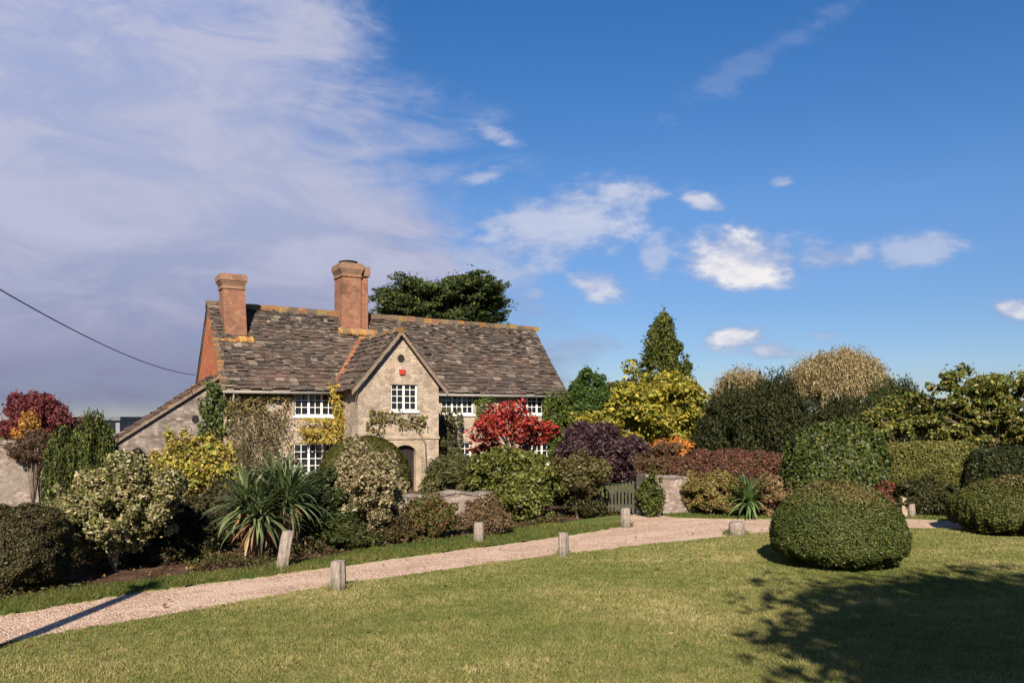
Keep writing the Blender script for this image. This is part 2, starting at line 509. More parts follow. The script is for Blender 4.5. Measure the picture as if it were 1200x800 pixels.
# ------------------------------------------------------------------ ground
def sheet(name, pts, z, m, skirt=None):
    """flat polygon with optional skirt down to `skirt`"""
    bm = bmesh.new()
    vs = [bm.verts.new((p[0], p[1], z)) for p in pts]
    f = bm.faces.new(vs)
    if f.normal.z < 0: bmesh.ops.reverse_faces(bm, faces=[f])
    if skirt is not None:
        lo = [bm.verts.new((p[0], p[1], skirt)) for p in pts]
        n = len(pts)
        for i in range(n):
            j = (i + 1) % n
            bm.faces.new((vs[i], lo[i], lo[j], vs[j]))
    bmesh.ops.triangulate(bm, faces=[f])
    bmesh.ops.recalc_face_normals(bm, faces=bm.faces)
    me = bpy.data.meshes.new(name); bm.to_mesh(me); bm.free()
    me.materials.append(m)
    return setting(name, me)
def smooth_line(pts, k=6, jit=0.0, seed=1):
    rg = random.Random(seed); P = [Vector(p) for p in pts]; o = []
    for i in range(len(P) - 1):
        p0, p1, p2, p3 = P[max(i - 1, 0)], P[i], P[i + 1], P[min(i + 2, len(P) - 1)]
        for j in range(k):
            t = j / k
            q = 0.5 * (2 * p1 + (p2 - p0) * t + (2 * p0 - 5 * p1 + 4 * p2 - p3) * t * t + (3 * p1 - p0 - 3 * p2 + p3) * t ** 3)
            o.append(q + Vector((rg.uniform(-jit, jit), rg.uniform(-jit, jit), 0)))
    o.append(P[-1])
    return o
gpts = [(900 * math.cos(a), 900 * math.sin(a)) for a in np.linspace(0, 2 * PI, 48, endpoint=False)]
sheet('ground', gpts, 0.0, M_FIELD)
near_edge = smooth_line([G(u, y)[:2] + (0,) for u, y in
    [(-260, 800), (-120, 783), (0, 757), (100, 738), (200, 722), (300, 704), (400, 686), (500, 672), (600, 658), (700, 646), (800, 635), (870, 628), (930, 623), (1062, 620), (1130, 621), (1330, 628)]], 14, 0.06, 1)
far_edge = smooth_line([G(u, y)[:2] + (0,) for u, y in
    [(-260, 752), (-120, 738), (0, 722), (100, 705), (200, 690), (300, 677), (400, 664), (500, 650), (560, 642), (600, 637), (650, 630), (700, 622.5), (728, 617)]], 14, 0.06, 2)
bed_edge = smooth_line([G(u, y)[:2] + (0,) for u, y in
    [(-260, 733), (-120, 722), (0, 706), (80, 693), (150, 684), (200, 677), (300, 668), (350, 660), (450, 642), (550, 629), (640, 616), (700, 607), (733, 604)]], 6, 0.05, 3)
right_far = smooth_line([G(u, y)[:2] + (0,) for u, y in
    [(735, 609), (742, 600), (752, 599), (775, 604), (800, 607), (850, 608), (905, 608.5), (1000, 608), (1060, 608), (1120, 610), (1330, 613)]], 6, 0.03, 4)
right_bed = smooth_line([G(u, y)[:2] + (0,) for u, y in
    [(775, 602), (800, 601), (850, 600.5), (905, 600), (1000, 598), (1060, 597), (1120, 596), (1330, 597)]], 6, 0.03, 5)
sheet('gravel_path', far_edge + right_far + list(reversed(near_edge)), 0.010, M_GRAVEL)
lawn_pts = near_edge + [Vector((22, 2, 0)), Vector((14, -14, 0)), Vector((-14, -14, 0)), Vector((-16, 4, 0))]
sheet('lawn', lawn_pts, 0.03, M_LAWN, 0.0)
verge_pts = far_edge + list(reversed(bed_edge))
sheet('grass_verge', verge_pts, 0.03, M_VERGE, 0.0)
strip_pts = right_far[18:] + list(reversed(right_bed))
sheet('far_grass_strip', strip_pts, 0.03, M_VERGE, 0.0)
bed_pts = bed_edge + [Vector((3.6, 26.6, 0)), Vector((2.0, 42, 0)), Vector((-22, 36, 0)), Vector((-22, 12, 0))]
sheet('flower_bed', bed_pts, 0.006, M_SOIL)
bed2 = right_bed + [Vector((22, 34, 0)), Vector((3.7, 34, 0)), Vector((3.8, 27.2, 0))]
sheet('shrub_bed', bed2, 0.006, M_SOIL)

def in_poly(P, poly):
    x, y = P[:, 0], P[:, 1]
    r = np.zeros(len(P), bool); n = len(poly)
    for i in range(n):
        x0, y0 = poly[i][0], poly[i][1]; x1, y1 = poly[(i + 1) % n][0], poly[(i + 1) % n][1]
        if y0 == y1: continue
        c = ((y0 > y) != (y1 > y)) & (x < (x1 - x0) * (y - y0) / (y1 - y0) + x0)
        r ^= c
    return r
class SN:
    """smooth random field from sines"""
    def __init__(s, seed, dim=3, k=9, f0=0.6, f1=2.2):
        r = np.random.RandomState(seed)
        d = r.normal(size=(k, dim)); d /= np.linalg.norm(d, axis=1)[:, None]
        s.k = d * r.uniform(f0, f1, (k, 1)); s.p = r.uniform(0, 6.28, k); s.n = k
    def __call__(s, X): return np.sin(X @ s.k.T + s.p).sum(1) / math.sqrt(s.n / 2.0)     # about unit variance

def grass(name, poly, dens, h, cols, seed, zbase=0.03, zmax=24.0, strawf=1.0, ymin=9.0, tufts=()):
    rs = np.random.RandomState(seed)
    P = np.array([(p[0], p[1]) for p in poly])
    x0, x1 = max(P[:, 0].min(), -15), min(P[:, 0].max(), 16)
    y0, y1 = max(P[:, 1].min(), ymin), min(P[:, 1].max(), zmax)
    n = int((x1 - x0) * (y1 - y0) * dens)
    Q = np.column_stack([rs.uniform(x0, x1, n), rs.uniform(y0, y1, n)])
    Q = Q[(np.abs(Q[:, 0]) < 0.66 * Q[:, 1] + 0.5)]
    Q = Q[rs.uniform(size=len(Q)) < np.clip((13.0 / Q[:, 1]) ** 1.3, 0, 1)]
    Q = Q[in_poly(Q, poly)]
    nq = len(Q)
    for (tx, ty, tr) in tufts:
        a_ = rs.uniform(0, 2 * PI, 170); r_ = tr * rs.uniform(0.9, 2.0, 170) ** 0.8
        Q = np.vstack([Q, np.column_stack([tx + np.cos(a_) * r_, ty + np.sin(a_) * r_])])
    n = len(Q)
    big = SN(seed, 2, 10, 0.5, 1.6)(Q); med = SN(seed + 1, 2, 12, 2.0, 6.0)(Q); fin = SN(seed + 5, 2, 14, 8.0, 20.0)(Q)
    f = np.clip(0.46 + 0.085 * big + 0.07 * med + 0.06 * fin + rs.normal(0, 0.12, n), 0, 1) * strawf
    c = np.array(cols)
    k = f * (len(c) - 1); i = np.clip(k.astype(int), 0, len(c) - 2); w = (k - i)[:, None]
    C = (c[i] * (1 - w) + c[i + 1] * w) * rs.uniform(0.8, 1.2, (n, 1))
    hh = h * rs.uniform(0.5, 1.35, n) * (1 + 0.25 * med.clip(-1, 1))
    hh[nq:] = rs.uniform(0.06, 0.16, n - nq)
    a = rs.uniform(0, 2 * PI, n); wd = rs.uniform(0.005, 0.011, n) * np.clip(Q[:, 1] / 12, 1, 1.8)
    lx, ly = rs.normal(0, 0.6, n) * hh, rs.normal(0, 0.6, n) * hh
    b = np.column_stack([Q, np.full(n, zbase - 0.006)])
    s = np.column_stack([np.cos(a) * wd, np.sin(a) * wd, np.zeros(n)])
    tip = b + np.column_stack([lx, ly, hh + 0.004])
    V = np.stack([b - s, b + s, tip], 1).reshape(-1, 3)
    o = part(name, np_mesh(name, V, 3, np.arange(3 * n), M_BLADE, C))
    o['kind'] = 'stuff'; o['category'] = 'grass'
    return o
LG = [(0.070, 0.105, 0.020), (0.132, 0.150, 0.036), (0.196, 0.190, 0.060), (0.29, 0.25, 0.10), (0.42, 0.345, 0.18)]
g1 = grass('lawn_grass', lawn_pts, 3200, 0.036, LG, 11, tufts=[(*G(396, 692)[:2], .13), (*G(660, 652)[:2], .11), (*G(863, 627)[:2], .2), (*G(982, 663)[:2], .5)])
g1['label'] = 'mown olive green lawn grass with straw patches before the gravel path'
VG = [(0.045, 0.07, 0.013), (0.095, 0.11, 0.024), (0.17, 0.155, 0.045), (0.30, 0.23, 0.10)]
g2 = grass('verge_grass', verge_pts, 2200, 0.065, VG, 12, strawf=0.8, tufts=[(*G(330, 666)[:2], .13), (*G(561, 636)[:2], .11), (*G(733, 617)[:2], .12)])
g2['label'] = 'longer green grass on the strip between gravel path and flower bed'
g3 = grass('strip_grass', strip_pts, 2000, 0.06, VG, 13, zmax=29.0, strawf=0.8)
g3['label'] = 'green grass strip on the far side of the gravel path'

# ------------------------------------------------------------------ foliage
def unit(v): return v / np.maximum(np.linalg.norm(v, axis=-1, keepdims=True), 1e-9)
def palette(rs, n, pal, patch=None, jit=0.16):
    cols = np.array([p[:3] for p in pal]); w = np.array([p[3] if len(p) > 3 else 1.0 for p in pal]); w = w / w.sum()
    i = rs.choice(len(pal), n, p=w)
    c = cols[i].copy()
    gr_ = c[:, 1] >= c[:, 0]
    c[gr_] *= np.array([1.06, 0.93, 0.62])
    c[~gr_] *= np.array([0.95, 0.92, 0.85])
    return c * np.exp(rs.normal(0, jit, (n, 1))) * np.exp(rs.normal(0, jit * 0.35, (n, 3)))
def leaf_mesh(name, rs, pos, nrm, L, aspect, cols, m, axis=None, scatter=0.7, axw=1.0, fold=0.12):
    n = len(pos)
    nn = unit(unit(nrm) + rs.normal(0, scatter, (n, 3)))
    d = rs.normal(0, 1, (n, 3))
    if axis is not None: d = d * 0.5 + axis * axw
    d = d - nn * (d * nn).sum(1, keepdims=True); d = unit(d)
    b = np.cross(nn, d)
    L = np.asarray(L) * np.exp(np.clip(rs.normal(-0.05, 0.28, n), -0.6, 0.4)); W = L * aspect * rs.uniform(0.8, 1.2, n)
    L = L[:, None]; W = W[:, None]
    p0 = pos - d * L * 0.5; p2 = pos + d * L * 0.5
    mid = pos - d * L * 0.06 + nn * L * fold
    V = np.stack([p0, mid - b * W * 0.5, p2, mid + b * W * 0.5], 1).reshape(-1, 3)
    return np_mesh(name, V, 4, np.arange(4 * n), m, cols)

def ell_leaves(rs, ells, L, aspect, cover, fill=0.25, nmax=60000, up=0.25, jag=0.10, holes=0.8, rough=0.55):
    """points + outward directions on the shells of ellipsoids (cx,cy,cz,rx,ry,rz), ragged at the scale of a few leaves"""
    E = np.array(ells, float)
    r = E[:, 3:]
    area = 4 * PI * (((r[:, 0] * r[:, 1]) ** 1.6 + (r[:, 0] * r[:, 2]) ** 1.6 + (r[:, 1] * r[:, 2]) ** 1.6) / 3) ** (1 / 1.6)
    n = int(min(nmax, cover * area.sum() / (L * L * aspect * 0.5)))
    i = rs.choice(len(E), n, p=area / area.sum())
    v = unit(rs.normal(0, 1, (n, 3)))
    k = np.where(rs.uniform(size=n) < fill, rs.uniform(0.2, 0.9, n), 1.0 + rs.normal(0, jag, n))
    spray = rs.uniform(size=n) < 0.06
    k = np.where(spray, 1.0, k)[:, None]
    pos = E[i, :3] + v * r[i] * k
    nr = unit(v / r[i])
    pos = pos + nr * np.where(spray, np.minimum(rs.exponential(0.9, n), 1.7) * L, 0.0)[:, None]
    sd = rs.randint(1 << 30)
    f = SN(sd, 3, 16, 0.55 / L, 1.5 / L)(pos)
    g = SN(sd + 1, 3, 12, 0.16 / L, 0.4 / L)(pos)
    pos = pos + nr * (np.clip(f, -1.6, 1.6) * rough * L + np.clip(g, -1.5, 1.5) * rough * 1.3 * L)[:, None]
    keep = ~((f + 0.5 * g < -0.75) & (rs.uniform(size=n) < holes))
    nr[:, 2] += up
    return pos[keep], unit(nr)[keep], i[keep]
def clumps(rs, c, rad, n, lump, zlo=-0.9, core=0.72, dn=None, squash=1.0, jit=0.12):
    """lumpy crown: large and small clumps set on an ellipsoid plus a core; dn = separate radius below the centre"""
    rx, ry, rz = rad; out = []
    ga = PI * (3 - math.sqrt(5)); mr = (rx + ry + rz) / 3
    for j in range(n):
        z = 1 - (j + 0.5) / n * (1 - zlo)
        a = j * ga + rs.uniform(-0.5, 0.5)
        q = math.sqrt(max(0, 1 - z * z))
        l = lump * (rs.uniform(0.85, 1.45) if j % 3 == 0 else rs.uniform(0.45, 0.85))
        s = 1 - l * 0.85 + rs.normal(0, jit * 0.7)
        zz = z * (rz if z > 0 or dn is None else dn)
        e = [l * (0.45 * mr + 0.55 * q_) for q_ in (rx, ry, (rz if z > 0 or dn is None else (rz + dn) / 2))]
        out.append((c[0] + q * math.cos(a) * rx * s, c[1] + q * math.sin(a) * ry * s, c[2] + zz * s, e[0], e[1], e[2] * squash))
    if core:
        out.append((c[0], c[1], c[2] + (0 if dn is None else (rz - dn) * 0.3), rx * core, ry * core, core * (rz if dn is None else (rz + dn) / 2)))
    return out
def stems(mb, rs, base, targets, r0, fork=0.35, n=6):
    base = Vector(base)
    for tgt in targets:
        t = Vector(tgt); mid = base.lerp(t, 0.5) + Vector((rs.normal(0, 0.06), rs.normal(0, 0.06), 0.12)) * (t - base).length * 0.6
        mb.tube([base + Vector((rs.normal(0, r0), rs.normal(0, r0), -0.05)), base.lerp(mid, 0.5) + Vector((rs.normal(0, r0), rs.normal(0, r0), 0)), mid, t], [r0, r0 * 0.8, r0 * 0.55, r0 * 0.2], n)

SEED = [100]
def rsn():
    SEED[0] += 1
    return np.random.RandomState(SEED[0])
def shrub(name, label, cat, u0, u1, yt, Z, pal, L=0.08, aspect=0.55, yb=None, n=40, lump=0.28, cover=4.0, m=None, wide=0.5, fill=0.2,
          scatter=0.85, up=0.3, ry=None, squash=1.0, axis=None, axw=1.0, nst=7, bark=None, legs=0.0, stem_r=0.02, crown='foliage', trunk='stem', jag=0.12, group=None, nmax=60000, core=0.70, jit=0.23, trunk_h=None, blobs=None):
    """rounded shrub or tree. u0,u1,yt: its box in the photo; Z metres away; wide: where on its height it is widest; legs: bare height"""
    rs = rsn(); m = m or M_LEAF
    x = PX((u0 + u1) / 2, Z); rx = (u1 - u0) / 2 / F * Z; top = ZZ(yt, Z); lo = legs
    h = top - lo; zc = lo + h * wide
    root = thing(name, label, cat, (x, Z, 0.0), 0.0, group)
    if blobs:
        E = []
        for (bu, by, bru, bry) in blobs:
            k_ = Z / F
            E += clumps(rs, (PX(bu, Z) - x, rs.uniform(-0.5, 0.5) * (ry or rx * 0.9), ZZ(by, Z)), (bru * k_, bru * k_ * 0.9, bry * k_), max(5, n // len(blobs)), lump, -0.95, core, squash=squash, jit=jit)
    else:
        E = clumps(rs, (0, 0, zc), (rx, ry or rx * 0.9, top - zc), n, lump, -0.92, core, dn=(zc - lo), squash=squash, jit=jit)
    pos, nr, i = ell_leaves(rs, E, L, aspect, cover, fill, nmax, up, jag)
    keep = pos[:, 2] > max(0.03, lo * 0.6); pos, nr = pos[keep], nr[keep]
    cols = palette(rs, len(pos), pal)
    ax = None
    if axis is not None:
        ax = np.tile(np.array(axis, float), (len(pos), 1))
    part(crown, leaf_mesh(crown, rs, pos, nr, L, aspect, cols, m, ax, scatter, axw), root)
    mb = MB(); E = [e for e in E]
    pick = rs.choice(len(E), min(nst, len(E)), replace=False)
    if trunk == 'trunk':
        th = trunk_h or (lo + 0.25 * h)
        mb.tube([(0, 0, -0.1), (0.02 * rx, 0, th * 0.5), (0, 0, th)], [stem_r * 1.25, stem_r, stem_r * 0.8], 10)
        stems(mb, rs, (0, 0, th * 0.95), [E[k][:3] for k in pick], stem_r * 0.55)
    else:
        stems(mb, rs, (0, 0, 0), [(E[k][0] * 0.45, E[k][1] * 0.45, max(E[k][2], lo + 0.3 * h)) for k in pick], stem_r)
    mb.build(trunk, bark or M_BARK, root, True)
    return root

def clipped(name, label, cat, u0, u1, yt, Z, pal, L=0.05, aspect=0.55, ex=2.2, wide=0.3, cover=5.0, bump=0.05, m=None, ry=None, top_pal=None,
            topf=0.8, scatter=0.8, loc=None, size=None, nmax=90000, rz=0.0, zlo=0.0, group=None, depth=0.09, nstem=5):
    """clipped evergreen: superellipsoid surface with small bumps"""
    rs = rsn(); m = m or M_LEAF
    if loc is None:
        x = PX((u0 + u1) / 2, Z); rx = (u1 - u0) / 2 / F * Z; h = ZZ(yt, Z); loc = (x, Z)
    else:
        rx, h = size[0], size[2]; ry = size[1]
    ry = ry or rx
    zc = h * wide; ru, rd = h - zc, zc - zlo
    root = thing(name, label, cat, (loc[0], loc[1], 0), rz, group)
    area = 2 * PI * rx * ry + PI * (rx + ry) * h * 0.9
    n = int(min(nmax, cover * area / (L * L * aspect * 0.5)))
    v = unit(rs.normal(0, 1, (n, 3)))
    rr = (np.abs(v) ** ex).sum(1) ** (-1.0 / ex)
    q = v * rr[:, None]
    nrm = np.sign(q) * np.abs(q) ** (ex - 1)
    S = np.column_stack([np.full(n, rx), np.full(n, ry), np.where(q[:, 2] > 0, ru, max(rd, 0.02))])
    pos = q * S; nrm = unit(nrm / S)
    fld = SN(SEED[0], 3, 10, 2.0, 6.0)(pos) * bump + np.clip(SN(SEED[0] + 7, 3, 16, 0.45 / L, 1.3 / L)(pos), -2, 1.5) * (bump * 0.3 + L * 0.32)
    dep = rs.uniform(0, 1, n) ** 2 * depth * 2.0
    pos = pos + nrm * (fld - dep + rs.normal(0, 0.012, n))[:, None]
    pos[:, 2] += zc
    keep = pos[:, 2] > 0.02; pos, nrm = pos[keep], nrm[keep]; n = len(pos)
    cols = palette(rs, n, pal)
    if top_pal:
        tf = np.clip((pos[:, 2] / h - topf) / (1 - topf) * 1.2 + 0.25 * SN(SEED[0] + 3, 3, 10, 1.5, 5.0)(pos), 0, 1)
        tcol = palette(rs, n, top_pal)
        sel = rs.uniform(size=n) < tf * 0.6
        cols[sel] = tcol[sel]
    nr = nrm.copy(); nr[:, 2] += 0.15
    part('foliage', leaf_mesh('foliage', rs, pos, nr, L, aspect, cols, m, None, scatter), root)
    mb = MB()
    stems(mb, rs, (0, 0, 0), [(rs.uniform(-.5, .5) * rx, rs.uniform(-.5, .5) * ry, h * rs.uniform(.4, .7)) for _ in range(nstem)], 0.03)
    mb.build('stem', M_BARK, root, True)
    return root

def strap_plant(name, label, cat, heads, pal, deadpal, root_loc, length, width, count, dead, group=None, seg=7, trunks=True):
    """spiky plant of long arching strap leaves growing from heads (x,y,z)"""
    rs = rsn()
    root = thing(name, label, cat, root_loc, 0, group)
    def blades(cnt, pal, lo, hi, droop, lenf, wf):
        V, I, C = [], [], []
        b0 = 0
        for h in heads:
            for _ in range(cnt):
                az = rs.uniform(0, 2 * PI); el = R(rs.uniform(lo, hi)); ln = length * lenf * rs.uniform(0.7, 1.15); w = width * wf * rs.uniform(0.7, 1.2)
                p = np.array(h) + rs.normal(0, 0.04, 3)
                e = el; st = ln / seg
                side = np.array([-math.sin(az), math.cos(az), 0.0]); k = droop * rs.uniform(0.5, 1.5) / seg
                c = np.array(pal[rs.randint(len(pal))]) * math.exp(rs.normal(0, 0.15))
                for s in range(seg + 1):
                    ww = w * (0.7 + 0.6 * min(1, s / 2)) * (1 - (s / seg) ** 2.2) + 0.001
                    V.append(p - side * ww / 2); V.append(p + side * ww / 2)
                    p = p + np.array([math.cos(az) * math.cos(e), math.sin(az) * math.cos(e), math.sin(e)]) * st
                    p[2] = max(p[2], 0.03)
                    e -= k * (0.4 + 1.2 * s / seg)
                for s in range(seg):
                    a = b0 + 2 * s; I += [a, a + 1, a + 3, a + 2]; C.append(c)
                b0 += 2 * (seg + 1)
        return np.array(V), np.array(I), np.array(C)
    V, I, C = blades(count, pal, -18, 85, 1.1, 1.0, 1.0)
    part('leaves', np_mesh('leaves', V, 4, I, M_GLOSS, C), root)
    if dead:
        V, I, C = blades(dead, deadpal, -75, -15, 1.2, 0.75, 0.9)
        part('dead_leaves', np_mesh('dead_leaves', V, 4, I, M_LEAF, C), root, 'withered brown leaves hanging round the base')
    if trunks:
        mb = MB()
        for h in heads:
            mb.tube([(h[0] * 0.6, h[1] * 0.6, -0.05), (h[0] * 0.9, h[1] * 0.9, h[2] * 0.5), h], [0.09, 0.08, 0.07], 8)
        mb.build('stem', M_BARK, root, True)
    return root

# ------------------------------------------------------------------ the house (local x along the front, y to the back, z up)
DA = 34.0
HD = Vector((0.874, 0.486)); HD.normalize()
HB = Vector((-HD.y, HD.x))
A0 = Vector(((262 - 600) / F * DA, DA))
HROT = math.atan2(HD.y, HD.x)
def hs_(u, p=0.0):
    """distance along the front of photo column u, on the plane p metres in front of it"""
    k = (u - 600) / F; b = A0 - HB * p
    return (k * b.y - b.x) / (HD.x - HD.y * k)
def hz_(u, y, p=0.0):
    s = hs_(u, p); q = A0 - HB * p + HD * s
    return CZ + (HY - y) / F * q.y
house = thing('stone_house', 'old two storey stone house with stone slate roof and gabled porch', 'house', (A0.x, A0.y, 0), HROT)
LEN, DEP, EAV = 16.0, 6.2, 4.30
RZL, RZR = 7.95, 7.68
RY = DEP / 2
PO = 2.6                                          # porch projection

def wall_grid(mb, x0, x1, z0, z1, y, holes, reveal=0.16):
    """wall face on plane y facing -y with rectangular holes and their reveals"""
    xs = sorted({x0, x1, *[h[0] for h in holes], *[h[1] for h in holes]}); zs = sorted({z0, z1, *[h[2] for h in holes], *[h[3] for h in holes]})
    xs = [v for v in xs if x0 <= v <= x1]; zs = [v for v in zs if z0 <= v <= z1]
    for i in range(len(xs) - 1):
        for j in range(len(zs) - 1):
            a, b, c, d = xs[i], xs[i + 1], zs[j], zs[j + 1]
            mx_, mz_ = (a + b) / 2, (c + d) / 2
            if any(h[0] < mx_ < h[1] and h[2] < mz_ < h[3] for h in holes): continue
            mb.poly([(a, y, c), (b, y, c), (b, y, d), (a, y, d)])
    for (a, b, c, d) in holes:
        yb = y + reveal
        mb.poly([(a, y, c), (a, y, d), (a, yb, d), (a, yb, c)]); mb.poly([(b, y, d), (b, y, c), (b, yb, c), (b, yb, d)])
        mb.poly([(a, y, d), (b, y, d), (b, yb, d), (a, yb, d)]); mb.poly([(b, y, c), (a, y, c), (a, yb, c), (b, yb, c)])

# windows: (u0, u1, y top, y bottom, plane p, lights, columns, rows)
WIN = [(345, 394, 459, 487, 0, 3, 2, 3), (344, 396, 519, 555, 0, 3, 2, 4), (517, 555, 459, 485, 0, 3, 2, 3), (606, 642, 461, 485, 0, 3, 2, 3),
       (526, 552, 517, 548, 0, 2, 2, 4), (612, 648, 513, 543, 0, 3, 2, 4), (458, 489, 447, 481, PO, 2, 2, 4)]
WR = []
for (u0, u1, yt, yb, p, *_r) in WIN:
    a, b = hs_(u0, p), hs_(u1, p); z1 = hz_((u0 + u1) / 2, yt, p); z0 = hz_((u0 + u1) / 2, yb, p)
    WR.append([a, b, z0, min(z1, EAV - 0.14) if p == 0 else z1])
px0, px1 = hs_(420, PO), hs_(514, PO)             # porch walls
pxc = (px0 + px1) / 2
dx0, dx1 = hs_(461, PO), hs_(488, PO)
dzt = hz_(475, 521, PO)
PEAVE = hz_(425, 449, PO); PAPEX = hz_(473, 387, PO)

mb = MB()
wall_grid(mb, 0, LEN, -0.1, EAV, 0.0, [tuple(w) for w, q in zip(WR, WIN) if q[4] == 0])
# gable ends and back
for x, flip in ((0.0, True), (LEN, False)):
    rz_ = RZL if x == 0 else RZR
    pts = [(x, 0, -0.1), (x, DEP, -0.1), (x, DEP, EAV), (x, RY, rz_ - 0.12), (x, 0, EAV)]
    mb.poly(list(reversed(pts)) if flip else pts)
mb.poly([(LEN, DEP, -0.1), (0, DEP, -0.1), (0, DEP, EAV), (LEN, DEP, EAV)])
mb.build('wall', M_STONE, house)
# porch walls with an arched doorway
mb = MB()
wall_grid(mb, px0, px1, -0.1, PEAVE - 0.02, -PO, [tuple(WR[6]), (dx0, dx1, -0.1, dzt)], 0.28)
mb.poly([(px0, -PO, PEAVE - 0.02), (px1, -PO, PEAVE - 0.02), (pxc, -PO, PAPEX - 0.12)])
mb.poly([(px0, -0.02, -0.1), (px0, -PO, -0.1), (px0, -PO, PEAVE - 0.02), (px0, 1.0, PEAVE - 0.02), (px0, 1.0, -0.1)])
mb.poly([(px1, -PO, -0.1), (px1, -0.02, -0.1), (px1, 1.0, -0.1), (px1, 1.0, PEAVE - 0.02), (px1, -PO, PEAVE - 0.02)])
mb.build('porch_wall', M_STONE, house)
# dressed arch and jambs, proud of the wall
mb = MB()
xc = (dx0 + dx1) / 2; hw = (dx1 - dx0) / 2; spring = dzt - hw * 0.80
arc = []
for k in range(13):
    a = PI - PI * k / 12
    arc.append((xc + math.cos(a) * hw * 0.97, spring + (math.sin(a) ** 0.85) * hw * 0.78))
o = 0.22
outer = [(dx0 - o, dzt + 0.17), (dx1 + o, dzt + 0.17)]
yf, yb_ = -PO - 0.03, -PO + 0.2
for k in range(12):
    (xa, za), (xb, zb) = arc[k], arc[k + 1]
    ta = dx0 - o + (dx1 - dx0 + 2 * o) * k / 12; tb = dx0 - o + (dx1 - dx0 + 2 * o) * (k + 1) / 12
    mb.poly([(xa, yf, za), (xb, yf, zb), (tb, yf, dzt + 0.17), (ta, yf, dzt + 0.17)])
    mb.poly([(xa, yf, za), (xa, yb_, za), (xb, yb_, zb), (xb, yf, zb)])
mb.poly([(dx0 - o, yf, dzt + 0.17), (dx1 + o, yf, dzt + 0.17), (dx1 + o, -PO, dzt + 0.17), (dx0 - o, -PO, dzt + 0.17)])
for s, xi, xo in ((-1, dx0 + 0.03, dx0 - o), (1, dx1 - 0.03, dx1 + o)):
    mb.poly([(xi, yf, -0.1), (xi, yf, spring), (xo, yf, dzt + 0.17), (xo, yf, -0.1)])
    mb.poly([(xi, yf, -0.1), (xi, yb_, -0.1), (xi, yb_, spring), (xi, yf, spring)])
    mb.poly([(xo, yf, -0.1), (xo, -PO, -0.1), (xo, -PO, dzt + 0.17), (xo, yf, dzt + 0.17)])
mb.build('door_surround', M_DRESSED, house)
mb = MB()
zs_ = hz_(470, 513, PO)
mb.box(px0 - 0.03, px1 + 0.03, -PO - 0.05, -PO + 0.02, zs_ - 0.05, zs_ + 0.05)
mb.build('string_course', M_DRESSED, house)
mb = MB()
nb = 6
for k in range(nb):
    a, b = dx0 + (dx1 - dx0) * k / nb, dx0 + (dx1 - dx0) * (k + 1) / nb
    mb.box(a + 0.004, b - 0.004, -PO + 0.20, -PO + 0.26, -0.05, dzt)
door = mb.build('door', M_DOOR, house)
mb = MB(); mb.tube([(dx0 + 0.14, -PO + 0.17, 0.95), (dx0 + 0.14, -PO + 0.17, 1.08)], 0.02, 8)
mb.build('handle', M_SOOT, door)
# round hole and alarm box in the porch gable
ru, rv = hs_(470, PO), hz_(470, 420, PO)
mb = MB()
mb.prism([(ru + 0.15 * math.cos(a), rv + 0.17 * math.sin(a)) for a in np.linspace(0, 2 * PI, 20, endpoint=False)], -PO - 0.012, -PO - 0.004)
mb.build('round_vent', M_DARK, house)
mb = MB()
mb.prism([(ru + 0.22 * math.cos(a), rv + 0.24 * math.sin(a)) for a in np.linspace(0, 2 * PI, 20, endpoint=False)], -PO - 0.010, -PO - 0.002)
mb.build('vent_surround', M_DRESSED, house)
ax, az = hs_(471, PO), hz_(471, 436, PO)
mb = MB()
mb.hexa([(ax - .11, -PO - .07, az - .10), (ax + .11, -PO - .07, az - .10), (ax + .11, -PO - .004, az - .10), (ax - .11, -PO - .004, az - .10),
         (ax - .14, -PO - .07, az + .11), (ax + .14, -PO - .07, az + .11), (ax + .14, -PO - .004, az + .11), (ax - .14, -PO - .004, az + .11)])
mb.build('alarm_box', M_RED, house, bevel=0.01)

def window(rect, y, lights, cols, rows):
    a, b, z0, z1 = rect; yo = y + 0.06
    mb = MB(); fr = 0.062
    mb.box(a, b, yo, yo + 0.07, z0, z0 + fr); mb.box(a, b, yo, yo + 0.07, z1 - fr, z1)
    mb.box(a, a + fr, yo, yo + 0.07, z0 + fr, z1 - fr); mb.box(b - fr, b, yo, yo + 0.07, z0 + fr, z1 - fr)
    ia, ib, iz0, iz1 = a + fr, b - fr, z0 + fr, z1 - fr
    lw = (ib - ia) / lights
    for k in range(1, lights):
        x = ia + lw * k; mb.box(x - 0.045, x + 0.045, yo + 0.003, yo + 0.067, iz0, iz1)
    for k in range(lights):
        la = ia + lw * k + (0.045 if k else 0); lb = ia + lw * (k + 1) - (0.045 if k < lights - 1 else 0)
        for q in range(1, cols):
            x = la + (lb - la) * q / cols; mb.box(x - 0.014, x + 0.014, yo + 0.012, yo + 0.05, iz0, iz1)
        for q in range(1, rows):
            z = iz0 + (iz1 - iz0) * q / rows; mb.box(la, lb, yo + 0.016, yo + 0.046, z - 0.014, z + 0.014)
    w = mb.build('window', M_WHITE, house)
    mb = MB(); mb.box(ia - 0.01, ib + 0.01, yo + 0.030, yo + 0.038, iz0 - 0.01, iz1 + 0.01); mb.build('pane', M_GLASS, w)
    mb = MB(); mb.box(a - 0.07, b + 0.07, y - 0.07, y + 0.055, z0 - 0.09, z0 - 0.003); mb.build('sill', M_WHITE, w)
for r_, q in zip(WR, WIN):
    window(r_, -q[4], q[5], q[6], q[7])

